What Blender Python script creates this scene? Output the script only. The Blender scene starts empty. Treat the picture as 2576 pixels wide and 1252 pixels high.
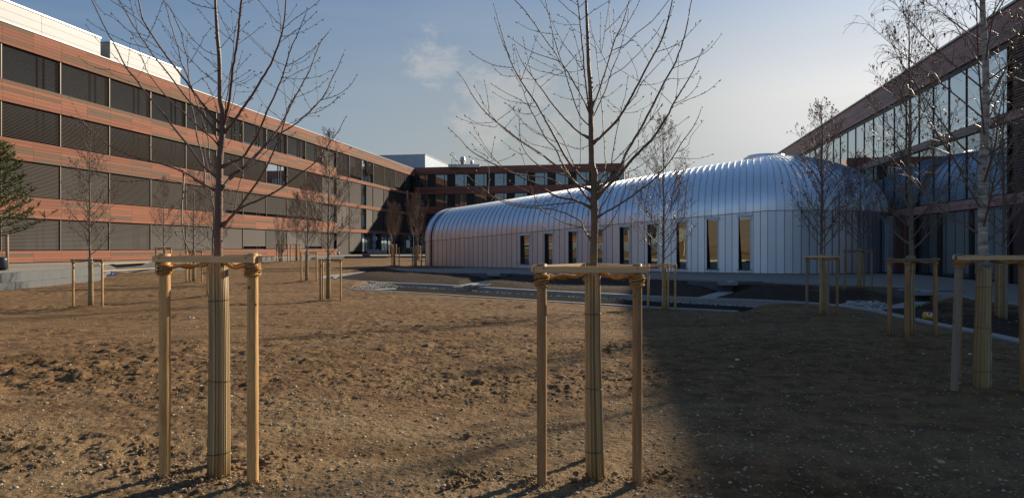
import bpy, math, random
import numpy as np
from mathutils import Vector, Matrix
random.seed(7); rng = np.random.default_rng(7)
R = math.radians
scene = bpy.context.scene
C = scene.collection
# ---------------------------------------------------------------- camera, sky, sun, exposure
CX, HY, F, CAMZ = 1288.0, 621.0, 1667.0, 1.75      # measured on a 2576 px wide picture
cam_d = bpy.data.cameras.new("camera"); cam = bpy.data.objects.new("camera", cam_d); C.objects.link(cam)
cam.location = (0, 0, CAMZ); cam.rotation_euler = (R(90), 0, 0)
cam_d.sensor_width = 36; cam_d.lens = 36*F/2576; cam_d.shift_y = -5/2576
cam_d.clip_start = .1; cam_d.clip_end = 3000
scene.camera = cam
SUN_AZ, SUN_EL = R(46.5), R(24.3)
w = bpy.data.worlds.new("World"); scene.world = w; w.use_nodes = True
nt = w.node_tree; nt.nodes.clear()
def N(nt, t, **k):
    n = nt.nodes.new(t)
    for a, b in k.items(): setattr(n, a, b)
    return n
out = N(nt, 'ShaderNodeOutputWorld'); bg = N(nt, 'ShaderNodeBackground'); sky = N(nt, 'ShaderNodeTexSky')
sky.sky_type = 'NISHITA'; sky.sun_disc = False; sky.sun_elevation = SUN_EL; sky.sun_rotation = SUN_AZ
sky.altitude = 500; sky.air_density = 1.2; sky.dust_density = 1.3; sky.ozone_density = 3.0
bg.inputs['Strength'].default_value = 0.075
tc = N(nt, 'ShaderNodeTexCoord')
# thin cumulus puffs and a faint cirrus veil, by sky direction
def vdir(az, el): return (math.sin(R(az))*math.cos(R(el)), math.cos(R(az))*math.cos(R(el)), math.sin(R(el)))
nz = N(nt, 'ShaderNodeTexNoise'); nz.inputs['Scale'].default_value = 15; nz.inputs['Detail'].default_value = 10; nz.inputs['Roughness'].default_value = .68
mp = N(nt, 'ShaderNodeMapping'); mp.inputs['Scale'].default_value = (1, 1, 1.7)
nt.links.new(tc.outputs['Generated'], mp.inputs[0]); nt.links.new(mp.outputs[0], nz.inputs[0])
mask = None
for az, el, rad, amt in ((-7.2, 15.8, 4.2, .95), (-2.4, 11.6, 5.0, 1.25), (1.8, 12.6, 4.6, 1.15), (3.6, 9.0, 4.2, 1.0)):
    d = N(nt, 'ShaderNodeVectorMath', operation='DOT_PRODUCT'); d.inputs[1].default_value = vdir(az, el)
    nm = N(nt, 'ShaderNodeVectorMath', operation='NORMALIZE'); nt.links.new(tc.outputs['Generated'], nm.inputs[0]); nt.links.new(nm.outputs[0], d.inputs[0])
    mr = N(nt, 'ShaderNodeMapRange'); mr.interpolation_type = 'SMOOTHSTEP'
    mr.inputs['From Min'].default_value = math.cos(R(rad)); mr.inputs['From Max'].default_value = 1.0; mr.inputs['To Max'].default_value = amt
    nt.links.new(d.outputs['Value'], mr.inputs[0])
    if mask is None: mask = mr.outputs[0]
    else:
        a = N(nt, 'ShaderNodeMath', operation='MAXIMUM'); nt.links.new(mask, a.inputs[0]); nt.links.new(mr.outputs[0], a.inputs[1]); mask = a.outputs[0]
nr = N(nt, 'ShaderNodeMapRange'); nr.inputs['From Min'].default_value = .34; nr.inputs['From Max'].default_value = .70; nr.inputs['To Max'].default_value = .62; nt.links.new(nz.outputs[0], nr.inputs[0]); nz.inputs['Distortion'].default_value = .35
s = N(nt, 'ShaderNodeMath', operation='MULTIPLY_ADD'); s.inputs[1].default_value = .50; nt.links.new(mask, s.inputs[0]); nt.links.new(nr.outputs[0], s.inputs[2])
cr = N(nt, 'ShaderNodeMapRange'); cr.interpolation_type = 'SMOOTHSTEP'
cr.inputs['From Min'].default_value = .60; cr.inputs['From Max'].default_value = 1.02; cr.inputs['To Max'].default_value = .5
nt.links.new(s.outputs[0], cr.inputs[0])
ci = N(nt, 'ShaderNodeTexNoise'); ci.inputs['Scale'].default_value = 3.2; ci.inputs['Detail'].default_value = 6
mp2 = N(nt, 'ShaderNodeMapping'); mp2.inputs['Scale'].default_value = (1, 1, 7); mp2.inputs['Rotation'].default_value = (R(12), R(8), 0)
nt.links.new(tc.outputs['Generated'], mp2.inputs[0]); nt.links.new(mp2.outputs[0], ci.inputs[0])
cir = N(nt, 'ShaderNodeMapRange'); cir.inputs['From Min'].default_value = .45; cir.inputs['From Max'].default_value = .75; cir.inputs['To Max'].default_value = .13
nt.links.new(ci.outputs[0], cir.inputs[0])
mx = N(nt, 'ShaderNodeMixRGB'); mx.inputs[2].default_value = (4.6, 4.7, 5.0, 1); gm = N(nt, 'ShaderNodeGamma'); gm.inputs[1].default_value = .62; nt.links.new(sky.outputs[0], gm.inputs[0])
sc_ = N(nt, 'ShaderNodeMixRGB', blend_type='MULTIPLY'); sc_.inputs[0].default_value = 1; sc_.inputs[2].default_value = (.76, 1.10, 1.50, 1); nt.links.new(gm.outputs[0], sc_.inputs[1])
# grey winter haze low in the sky, thicker toward the sun
nm0 = N(nt, 'ShaderNodeVectorMath', operation='NORMALIZE'); nt.links.new(tc.outputs['Generated'], nm0.inputs[0])
sz_ = N(nt, 'ShaderNodeSeparateXYZ'); nt.links.new(nm0.outputs[0], sz_.inputs[0])
he = N(nt, 'ShaderNodeMapRange'); he.interpolation_type = 'SMOOTHSTEP'; he.inputs['From Min'].default_value = 0; he.inputs['From Max'].default_value = .50; he.inputs['To Min'].default_value = 1; he.inputs['To Max'].default_value = 0
nt.links.new(sz_.outputs['Z'], he.inputs[0])
hs_ = N(nt, 'ShaderNodeVectorMath', operation='DOT_PRODUCT'); hs_.inputs[1].default_value = vdir(46.5, 24.3); nt.links.new(nm0.outputs[0], hs_.inputs[0])
ha = N(nt, 'ShaderNodeMapRange'); ha.interpolation_type = 'SMOOTHSTEP'; ha.inputs['From Min'].default_value = .15; ha.inputs['From Max'].default_value = .95; ha.inputs['To Min'].default_value = .38; ha.inputs['To Max'].default_value = 1.6
nt.links.new(hs_.outputs['Value'], ha.inputs[0])
hm = N(nt, 'ShaderNodeMath', operation='MULTIPLY'); hm.use_clamp = True; nt.links.new(he.outputs[0], hm.inputs[0]); nt.links.new(ha.outputs[0], hm.inputs[1])
hc = N(nt, 'ShaderNodeMapRange'); hc.interpolation_type = 'SMOOTHSTEP'; hc.inputs['From Min'].default_value = .72; hc.inputs['From Max'].default_value = 1.0; nt.links.new(hs_.outputs['Value'], hc.inputs[0])
hcol = N(nt, 'ShaderNodeMixRGB'); hcol.inputs[1].default_value = (3.5, 3.8, 3.8, 1); hcol.inputs[2].default_value = (8.2, 8.1, 8.0, 1); nt.links.new(hc.outputs[0], hcol.inputs[0])
hz = N(nt, 'ShaderNodeMixRGB'); nt.links.new(hcol.outputs[0], hz.inputs[2]); nt.links.new(hm.outputs[0], hz.inputs[0]); nt.links.new(sc_.outputs[0], hz.inputs[1])
nt.links.new(cir.outputs[0], mx.inputs[0]); nt.links.new(hz.outputs[0], mx.inputs[1])
mx2 = N(nt, 'ShaderNodeMixRGB'); mx2.inputs[2].default_value = (5.2, 5.05, 4.9, 1); nt.links.new(cr.outputs[0], mx2.inputs[0]); nt.links.new(mx.outputs[0], mx2.inputs[1])
nt.links.new(mx2.outputs[0], bg.inputs[0]); nt.links.new(bg.outputs[0], out.inputs[0])
sd = bpy.data.lights.new("sun", 'SUN'); sd.energy = 5.0; sd.angle = R(.8); sd.color = (1, .86, .66)
sun = bpy.data.objects.new("sun", sd); C.objects.link(sun)
sun.rotation_euler = Vector((math.sin(SUN_AZ)*math.cos(SUN_EL), math.cos(SUN_AZ)*math.cos(SUN_EL), math.sin(SUN_EL))).to_track_quat('Z', 'Y').to_euler()
scene.view_settings.view_transform = 'Standard'; scene.view_settings.look = 'None'
scene.view_settings.exposure = 0.57; scene.view_settings.gamma = 1
scene.render.engine = 'CYCLES'; scene.cycles.max_bounces = 6; scene.cycles.glossy_bounces = 4; scene.cycles.transparent_max_bounces = 8

# ---------------------------------------------------------------- helpers
def un(x, y, z):                       # picture point (2576 wide) lying at height z -> world
    Y = (CAMZ - z)*F/(y - HY); return Vector(((x - CX)/F*Y, Y, z))
def at(x, y, Y): return Vector(((x - CX)/F*Y, Y, CAMZ - (y - HY)*Y/F))
DU = Vector((.9842, -.1781, 0)).normalized(); DV = Vector((.1781, .9842, 0)).normalized()
def uv(u, v, z=0): return DU*u + DV*v + Vector((0, 0, z))

def tag(o, label=None, cat=None, group=None, kind=None):
    if label: o['label'] = label
    if cat: o['category'] = cat
    if group: o['group'] = group
    if kind: o['kind'] = kind
    return o
def empty(name, loc, label, cat, group=None, rz=0):
    o = bpy.data.objects.new(name, None); C.objects.link(o); o.location = loc; o.rotation_euler = (0, 0, rz); o.empty_display_size = .2
    return tag(o, label, cat, group)

class MB:
    def __init__(s): s.v = []; s.f = []; s.r = []; s.sm = []
    def add(s, vs, fs, rnd=.5, smooth=False):
        b = len(s.v); s.v.extend([tuple(p) for p in vs])
        for f in fs: s.f.append(tuple(i + b for i in f)); s.r.append(rnd); s.sm.append(smooth)
    def quad(s, a, b, c, d, rnd=.5): s.add([a, b, c, d], [(0, 1, 2, 3)], rnd)
    def box(s, c, ax, ay, az, rnd=.5):             # centre and three half-axis vectors
        c = Vector(c); ax, ay, az = Vector(ax), Vector(ay), Vector(az)
        vs = [c + ax*i + ay*j + az*k for k in (-1, 1) for j in (-1, 1) for i in (-1, 1)]
        s.add(vs, [(0, 2, 3, 1), (4, 5, 7, 6), (0, 1, 5, 4), (2, 6, 7, 3), (0, 4, 6, 2), (1, 3, 7, 5)], rnd)
    def abox(s, x0, x1, y0, y1, z0, z1, rnd=.5):
        s.box(((x0+x1)/2, (y0+y1)/2, (z0+z1)/2), ((x1-x0)/2, 0, 0), (0, (y1-y0)/2, 0), (0, 0, (z1-z0)/2), rnd)
    def uvbox(s, u0, u1, v0, v1, z0, z1, rnd=.5):
        s.box(uv((u0+u1)/2, (v0+v1)/2, (z0+z1)/2), DU*((u1-u0)/2), DV*((v1-v0)/2), (0, 0, (z1-z0)/2), rnd)
    def tube(s, pts, rad, n=8, rnd=.5, caps=True, smooth=True, wob=0):
        pts = [Vector(p) for p in pts]; m = len(pts)
        if not hasattr(rad, '__len__'): rad = [rad]*m
        t0 = (pts[1]-pts[0]).normalized(); ref = Vector((1, 0, 0)) if abs(t0.x) < .9 else Vector((0, 1, 0))
        a = t0.cross(ref).normalized(); vs = []
        for i, p in enumerate(pts):
            t = (pts[min(i+1, m-1)] - pts[max(i-1, 0)])
            t = t.normalized() if t.length > 1e-9 else t0
            a = (a - t*a.dot(t)); a = a.normalized() if a.length > 1e-6 else t.orthogonal().normalized(); b = t.cross(a)
            for k in range(n):
                q = 2*math.pi*k/n; rr = rad[i]*(1 + (random.uniform(-wob, wob) if wob else 0))
                vs.append(p + a*(math.cos(q)*rr) + b*(math.sin(q)*rr))
        fs = [(i*n+k, i*n+(k+1) % n, (i+1)*n+(k+1) % n, (i+1)*n+k) for i in range(m-1) for k in range(n)]
        s.add(vs, fs, rnd, smooth)
        if caps:
            b = len(s.v) - len(vs)
            s.f.append(tuple(b + k for k in range(n))[::-1]); s.r.append(rnd); s.sm.append(False)
            s.f.append(tuple(b + (m-1)*n + k for k in range(n))); s.r.append(rnd); s.sm.append(False)
    def build(s, name, mat, parent=None, loc=None):
        me = bpy.data.meshes.new(name)
        off = Vector((0, 0, 0))
        if loc is not None: off = Vector(loc)
        elif parent is not None: off = parent_world(parent)
        vs = [(v[0]-off.x, v[1]-off.y, v[2]-off.z) for v in s.v]
        me.from_pydata(vs, [], s.f)
        at_ = me.attributes.new('rnd', 'FLOAT', 'FACE'); at_.data.foreach_set('value', s.r)
        me.polygons.foreach_set('use_smooth', s.sm)
        me.materials.append(mat); me.update()
        o = bpy.data.objects.new(name, me); C.objects.link(o)
        if parent is not None: o.parent = parent
        elif loc is not None: o.location = loc
        return o
def parent_world(p):
    v = Vector((0, 0, 0))
    while p is not None: v += p.location; p = p.parent
    return v

def mat(name, col, rough=.8, metal=0, noise=None, bump=0, bscale=20, spec=.5, rnd=None, detail=6, stretch=(1, 1, 1), coat=0):
    m = bpy.data.materials.new(name); m.use_nodes = True; nt = m.node_tree; b = nt.nodes['Principled BSDF']
    b.inputs['Roughness'].default_value = rough; b.inputs['Metallic'].default_value = metal; b.inputs['Specular IOR Level'].default_value = spec
    b.inputs['Coat Weight'].default_value = coat
    tc = N(nt, 'ShaderNodeTexCoord'); mp = N(nt, 'ShaderNodeMapping'); mp.inputs['Scale'].default_value = stretch
    nt.links.new(tc.outputs['Object'], mp.inputs[0])
    last = None
    if rnd:                                       # rnd = list of (pos, colour) over the face attribute
        a = N(nt, 'ShaderNodeAttribute', attribute_name='rnd'); r = N(nt, 'ShaderNodeValToRGB'); r.color_ramp.interpolation = 'CONSTANT' if len(rnd) > 2 else 'LINEAR'
        while len(r.color_ramp.elements) < len(rnd): r.color_ramp.elements.new(.5)
        for e, (p, c) in zip(r.color_ramp.elements, rnd): e.position = p; e.color = (*c, 1)
        nt.links.new(a.outputs['Fac'], r.inputs[0]); last = r.outputs[0]
    if noise:                                     # noise = (scale, second colour or darkening, amount)
        nz = N(nt, 'ShaderNodeTexNoise'); nz.inputs['Scale'].default_value = noise[0]; nz.inputs['Detail'].default_value = detail; nz.inputs['Roughness'].default_value = .62
        nt.links.new(mp.outputs[0], nz.inputs[0])
        mr = N(nt, 'ShaderNodeMapRange'); mr.inputs['From Min'].default_value = .35; mr.inputs['From Max'].default_value = .68; mr.inputs['To Max'].default_value = noise[2]
        nt.links.new(nz.outputs[0], mr.inputs[0])
        mx = N(nt, 'ShaderNodeMixRGB'); mx.inputs[2].default_value = (*noise[1], 1); nt.links.new(mr.outputs[0], mx.inputs[0])
        if last: nt.links.new(last, mx.inputs[1])
        else: mx.inputs[1].default_value = (*col, 1)
        last = mx.outputs[0]
    if last: nt.links.new(last, b.inputs['Base Color'])
    else: b.inputs['Base Color'].default_value = (*col, 1)
    if bump:
        nb = N(nt, 'ShaderNodeTexNoise'); nb.inputs['Scale'].default_value = bscale; nb.inputs['Detail'].default_value = 8
        nt.links.new(mp.outputs[0], nb.inputs[0]); bp = N(nt, 'ShaderNodeBump'); bp.inputs['Strength'].default_value = 1; bp.inputs['Distance'].default_value = bump
        nt.links.new(nb.outputs[0], bp.inputs['Height']); nt.links.new(bp.outputs[0], b.inputs['Normal'])
    return m
M = {}
M['clay'] = mat('terracotta planks', None, .75, spec=.2, noise=(1.3, (.18, .085, .055), .25), bump=.002, bscale=6,
    rnd=[(0, (.255, .102, .062)), (.22, (.28, .114, .070)), (.45, (.22, .090, .057)), (.62, (.152, .088, .054)), (.80, (.130, .097, .068))])
M['clayd'] = mat('dark red planks', None, .55, noise=(1.1, (.10, .05, .04), .3), bump=.002, bscale=6,
    rnd=[(0, (.26, .088, .056)), (.3, (.21, .073, .05)), (.5, (.15, .058, .042)), (.75, (.115, .06, .046)), (.9, (.29, .10, .065))])
M['clayr'] = mat('brown planks', None, .5, noise=(1.1, (.14, .08, .06), .3),
    rnd=[(0, (.44, .24, .20)), (.35, (.39, .21, .175)), (.62, (.27, .21, .19)), (.85, (.48, .27, .22))])
M['blind'] = mat('blind slats', (.072, .061, .054), .6, metal=.05, spec=.12, noise=(.8, (.062, .055, .05), .5))
M['darkframe'] = mat('dark bronze frame', (.035, .028, .024), .45, metal=.4)
M['fin'] = mat('bronze fin', (.13, .11, .095), .45, metal=.5)
M['wall'] = mat('dark wall core', (.04, .035, .032), .9)
M['white'] = mat('white metal panels', (.26, .27, .285), .5, metal=.1, noise=(.5, (.235, .245, .26), .6))
M['flash'] = mat('pale roof flashing', (.38, .39, .41), .45, metal=.1)
M['greymetal'] = mat('grey blue metal cladding', (.36, .42, .50), .5, metal=.3, noise=(.4, (.30, .36, .43), .6))
M['zinc'] = mat('galvanised metal', (.5, .5, .5), .4, metal=.8, noise=(6, (.35, .36, .37), .6))
M['roof'] = mat('roof gravel', (.25, .25, .25), .9, noise=(3, (.2, .2, .2), 1))
M['concrete'] = mat('pale precast concrete', (.115, .12, .122), .9, noise=(2.5, (.09, .095, .10), .7), bump=.004, bscale=30)
M['kerb'] = mat('granite kerb', (.31, .31, .30), .8, noise=(14, (.22, .22, .22), .7), bump=.004, bscale=60)
M['darkconc'] = mat('dark concrete', (.135, .14, .155), .8, noise=(3, (.10, .105, .12), .8), bump=.004, bscale=30)
M['paving'] = mat('grey gravel paving', (.29, .26, .22), .95, noise=(25, (.18, .165, .14), .8), bump=.012, bscale=45)
M['water'] = mat('shallow dark water', (.036, .034, .032), .7, noise=(.9, (.052, .047, .042), .8), bump=.004, bscale=5, spec=0)
M['stone'] = mat('stones', None, .8, rnd=[(0, (.17, .115, .065)), (1, (.50, .41, .29))])
M['gravel'] = mat('pale gravel', None, .85, rnd=[(0, (.18, .17, .155)), (1, (.50, .48, .44))])
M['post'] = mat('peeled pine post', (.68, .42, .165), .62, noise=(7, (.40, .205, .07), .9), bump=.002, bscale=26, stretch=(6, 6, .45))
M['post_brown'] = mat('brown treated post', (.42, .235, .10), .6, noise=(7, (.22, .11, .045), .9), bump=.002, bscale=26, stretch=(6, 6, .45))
M['post_old'] = mat('weathered post', (.30, .235, .17), .75, noise=(5, (.20, .155, .11), .8), bump=.0015, bscale=22, stretch=(5, 5, .55))
M['board'] = mat('sawn board', (.74, .50, .26), .68, noise=(4, (.54, .34, .16), .65), bump=.001, bscale=30, stretch=(.7, 5, 5))
M['board_old'] = mat('weathered board', (.21, .175, .14), .8, noise=(4, (.14, .115, .09), .8), stretch=(.7, 5, 5))
M['knot'] = mat('wood knot', (.16, .08, .035), .7)
M['rope'] = mat('coir rope', (.50, .27, .085), .95, noise=(60, (.24, .12, .04), .8), bump=.006, bscale=120)
M['reed'] = mat('dry reeds', None, .6, noise=(3, (.22, .14, .06), .35), stretch=(6, 6, 1), rnd=[(0, (.20, .125, .05)), (1, (.64, .47, .235))])
M['wire'] = mat('black wire', (.02, .018, .017), .4, metal=.6)
M['bark1'] = mat('smooth reddish bark', (.135, .058, .045), .5, noise=(9, (.10, .078, .045), .7), bump=.003, bscale=40, stretch=(1, 1, 2.2))
M['bark2'] = mat('smooth brown bark', (.165, .10, .058), .55, noise=(9, (.10, .070, .042), .8), bump=.003, bscale=40, stretch=(1, 1, 2.2))
M['alder'] = mat('alder bark', (.16, .13, .095), .6, noise=(8, (.08, .066, .05), .8), bump=.002, bscale=30)
M['twig'] = mat('grey brown twigs', (.15, .11, .08), .5)
M['twigr'] = mat('reddish fine twigs', (.17, .10, .065), .6)
M['catkin'] = mat('brown catkins and cones', (.16, .078, .055), .8)
M['needle'] = mat('pine needles', None, .6, rnd=[(0, (.04, .065, .014)), (1, (.15, .17, .04))])
M['steel'] = mat('dark blue grey steel', (.05, .055, .07), .4, metal=.3)
M['yellow'] = mat('yellow plastic', (.75, .42, .03), .4, noise=(9, (.5, .25, .03), .5))
M['red'] = mat('red print', (.45, .04, .03), .5)
M['paper'] = mat('white paper', (.78, .78, .76), .7)
M['bluep'] = mat('blue plastic', (.03, .2, .6), .4)
M['greenp'] = mat('green plastic', (.06, .34, .16), .45)
M['stripe'] = mat('blue cloth', (.05, .12, .42), .7)
M['black'] = mat('black rubber', (.012, .012, .013), .6)
M['grass'] = mat('young grass', (.06, .12, .03), .7)
M['soilclod'] = mat('soil clods', None, .97, noise=(40, (.10, .06, .03), .6), bump=.006, bscale=90, rnd=[(0, (.15, .088, .04)), (1, (.26, .16, .075))])

def glassmat(name, tint, dark, fac, rough=.01):
    m = bpy.data.materials.new(name); m.use_nodes = True; nt = m.node_tree; nt.nodes.clear()
    o = N(nt, 'ShaderNodeOutputMaterial'); mx = N(nt, 'ShaderNodeMixShader'); g = N(nt, 'ShaderNodeBsdfGlossy'); d = N(nt, 'ShaderNodeBsdfDiffuse')
    g.inputs['Color'].default_value = (*tint, 1); g.inputs['Roughness'].default_value = rough; d.inputs['Color'].default_value = (*dark, 1)
    lw = N(nt, 'ShaderNodeLayerWeight'); lw.inputs[0].default_value = .35
    mr = N(nt, 'ShaderNodeMapRange'); mr.inputs['To Min'].default_value = fac; mr.inputs['To Max'].default_value = 1
    nt.links.new(lw.outputs['Fresnel'], mr.inputs[0]); nt.links.new(mr.outputs[0], mx.inputs[0]); nt.links.new(d.outputs[0], mx.inputs[1]); nt.links.new(g.outputs[0], mx.inputs[2]); nt.links.new(mx.outputs[0], o.inputs[0])
    tcn = N(nt, 'ShaderNodeTexCoord'); nb = N(nt, 'ShaderNodeTexNoise'); nb.inputs['Scale'].default_value = .55; nb.inputs['Detail'].default_value = 1
    bp = N(nt, 'ShaderNodeBump'); bp.inputs['Distance'].default_value = .003; nt.links.new(tcn.outputs['Object'], nb.inputs[0]); nt.links.new(nb.outputs[0], bp.inputs['Height']); nt.links.new(bp.outputs[0], g.inputs['Normal'])
    return m
M['glass'] = glassmat('window glass', (.78, .84, .86), (.02, .024, .028), .5)
M['glassb'] = glassmat('shaded glass behind blinds', (.55, .62, .68), (.012, .013, .015), .12)
M['glassr'] = glassmat('sky reflecting glass', (.86, .92, .93), (.02, .024, .028), .82)
M['glassd'] = glassmat('dim window glass', (.62, .70, .76), (.03, .034, .04), .30)
M['glassp'] = glassmat('pavilion glass', (.56, .63, .62), (.03, .028, .024), .6)

# aluminium skin
def metal():
    m = mat('brushed aluminium skin', (.92, .93, .95), .43, metal=1.0, noise=(.35, (.82, .84, .88), .8))
    nt = m.node_tree; b = nt.nodes['Principled BSDF']; tc = N(nt, 'ShaderNodeTexCoord')
    nb = N(nt, 'ShaderNodeTexNoise'); nb.inputs['Scale'].default_value = 1.1; nb.inputs['Detail'].default_value = 3
    bp = N(nt, 'ShaderNodeBump'); bp.inputs['Distance'].default_value = .022; nt.links.new(tc.outputs['Object'], nb.inputs[0]); nt.links.new(nb.outputs[0], bp.inputs['Height']); nt.links.new(bp.outputs[0], b.inputs['Normal'])
    a = N(nt, 'ShaderNodeAttribute', attribute_name='rnd'); mr = N(nt, 'ShaderNodeMapRange'); mr.inputs['To Min'].default_value = .37; mr.inputs['To Max'].default_value = .48
    nt.links.new(a.outputs['Fac'], mr.inputs[0]); nt.links.new(mr.outputs[0], b.inputs['Roughness'])
    return m
M['alu'] = metal()
M['alulow'] = mat('matt aluminium wall panels', None, .42, metal=.85, rnd=[(0, (.70, .77, .86)), (1, (.82, .88, .96))], noise=(.5, (.66, .72, .80), .5), bump=.006, bscale=1.2)

# ---------------------------------------------------------------- terrain
def vnoise(x, y, seed=0):
    xi = np.floor(x).astype(np.int64); yi = np.floor(y).astype(np.int64); fx = x-xi; fy = y-yi
    fx = fx*fx*fx*(fx*(fx*6-15)+10); fy = fy*fy*fy*(fy*(fy*6-15)+10)
    def h(a, b):
        n = (a*374761393 + b*668265263 + seed*1442695041) & 0x7fffffff
        n = ((n ^ (n >> 13))*1274126177) & 0x7fffffff
        n = ((n ^ (n >> 15))*2246822519) & 0x7fffffff
        return ((n ^ (n >> 14)) & 0xffff)/65535.0
    return (h(xi, yi)*(1-fx) + h(xi+1, yi)*fx)*(1-fy) + (h(xi, yi+1)*(1-fx) + h(xi+1, yi+1)*fx)*fy
def fbm(x, y, octv, seed=0, g=.5):
    t = 0; a = 1; s = 0
    for i in range(octv): t = t + a*(vnoise(x*2**i + 17.3*i, y*2**i - 9.1*i, seed+i)-.5); s += a; a *= g
    return t/s
CP = np.array([(-2.2,5,0),(.6,4.8,0),(0,0,0),(-6,5,0),(6,4,0),(5.7,8,-.03),(8.2,13.7,-.17),(12.7,17.2,-.1),(8.5,18,-.15),(14.4,27.4,0),(5.3,23.1,-.48),
 (-14.6,23,-.40),(-7.3,26.4,-.48),(-12,26.6,-.3),(-16.6,34.6,-.12),(-22.9,43.7,.0),(-11.3,36.4,-.19),(-21.4,60.9,.3),(-20.7,63.6,.35),(-10.6,59.6,.03),(-16,88,.4),(-8.2,57,.15),
 (0,12,-.10),(-8,12,-.12),(0,18,-.3),(-7,18,-.3),(-22,28.8,-.13),(-23.5,36,-.17),(-26,42,-.02),(-27,47,-.08),(-24,87,.3),(-40,20,0),(0,34,-.45),(-6,39,-.45),(7,28,-.45),(11,25.5,-.36),
 (0,43.8,-.05),(-4,46.5,-.06),(0,38.5,-.27),(-8,50,-.10),(9.7,36.6,-.02),(5,40,-.04),(8,32,-.25),(13.5,34,-.02),(13,29.5,-.2),(16,31,-.05),(0,50,-.08),(8,44,-.08),(17,40,-.06),(22,40,-.05),(18.5,29,-.08),(-10,56,-.08),(-2,60,-.05),(11,21,-.3),(11.2,17.5,-.25),(10.8,14,-.22),(20,27,-.05),(15,20,-.1),(25,20,0),(10,8,-.1),
 (-30,100,.5),(0,100,.4),(30,60,0),(0,-20,0),(-30,0,0),(30,0,0)], dtype=float)
def zbase(x, y):
    x = np.asarray(x, float); y = np.asarray(y, float); num = 0; den = 0
    for px, py, pz in CP:
        sc = 1.2 + .06*py if py > 0 else 4
        wgt = 1/((x-px)**2 + (y-py)**2 + sc*sc)**2
        num = num + wgt*pz; den = den + wgt
    return num/den
# kerb lines in plan
FK = [un(x, y, z) for x, y, z in ((930,709.6,-.44),(1032,714,-.45),(1134,718.6,-.45),(1291,728.4,-.45),(1460,737,-.45),(1625,745,-.45),(1780,751.5,-.42),(1937,757,-.38),(2031,763,-.34),(2110,769.5,-.3),(2198,782,-.29),(2300,805,-.27),(2430,831,-.25),(2576,862,-.24),(2750,905,-.22))]
TIP = [un(x, y, z) for x, y, z in ((930,709.6,-.44),(880,707.2,-.42),(848,704.5,-.40),(828,701.5,-.38),(824,698.5,-.36),(834,695.3,-.33),(858,692.2,-.30),(897,688,-.25),(930,684.5,-.2))]
NK = [un(x, y, z) for x, y, z in ((880,727,-.46),(1100,740,-.47),(1300,753,-.47),(1600,771,-.46),(1856,783.5,-.45))]
BAS = [(p.x, p.y) for p in FK[:9]] + [(NK[-1].x+1.9, NK[-1].y+1.6), (NK[-1].x, NK[-1].y)] + [(p.x, p.y) for p in NK[:-1][::-1]]
def inpoly(x, y, poly):
    x = np.asarray(x, float); y = np.asarray(y, float); r = np.zeros(x.shape, bool); n = len(poly)
    for i in range(n):
        x0, y0 = poly[i]; x1, y1 = poly[(i+1) % n]
        if y0 == y1: continue
        c = ((y0 > y) != (y1 > y)) & (x < (x1-x0)*(y-y0)/(y1-y0) + x0); r ^= c
    return r
def distpoly(x, y, pts):
    d = np.full(np.shape(x), 1e9)
    for a, b in zip(pts[:-1], pts[1:]):
        ax, ay, bx, by = a[0], a[1], b[0], b[1]; dx, dy = bx-ax, by-ay
        t = np.clip(((x-ax)*dx + (y-ay)*dy)/(dx*dx+dy*dy), 0, 1)
        d = np.minimum(d, np.hypot(x-ax-t*dx, y-ay-t*dy))
    return d
def nearz(x, y, pts):
    d = np.full(np.shape(x), 1e9); zz = np.zeros(np.shape(x))
    for a, b in zip(pts[:-1], pts[1:]):
        dx, dy = b.x-a.x, b.y-a.y; t = np.clip(((x-a.x)*dx + (y-a.y)*dy)/(dx*dx+dy*dy), 0, 1)
        dd = np.hypot(x-a.x-t*dx, y-a.y-t*dy); m = dd < d; d = np.where(m, dd, d); zz = np.where(m, a.z+(b.z-a.z)*t, zz)
    return d, zz
# trees: key -> (px, y top of stake frame, distance)
TR = dict(A=(228,22.95,.0),B=(415,43.7,0),C=(488,34.6,0),D=(536,26.6,0),E=(706,60.9,0),F=(747,63.6,0),G=(772,36.4,0),H=(826,26.4,0),I=(992,59.6,0),S=(985,84.0,0),J=(1046,57,0),T=(1052,76,0),
 K=(1671,23.1,0),L=(2070,17.95,0),M=(2162,27.4,0),N=(2288,13.7,0),O=(2479,8.0,0),P=(2521,17.2,0))
def tpos(k): px, Y, _ = TR[k]; return ((px-CX)/F*Y, Y)
T1P = (-2.235, 5.06); T2P = (.60, 4.92)
MOUND = [(*tpos(k), .13 if k not in 'OP' else .08, .75) for k in TR] + [(-2.05, 4.95, .015, .8), (.75, 4.85, .02, .75), (-2.62, 5.0, .012, .14), (-1.88, 4.8, .012, .14), (-2.2, 4.95, .015, .17), (.21, 4.76, .015, .15), (.9, 4.76, .015, .15), (.6, 4.88, .015, .16)]
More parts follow.
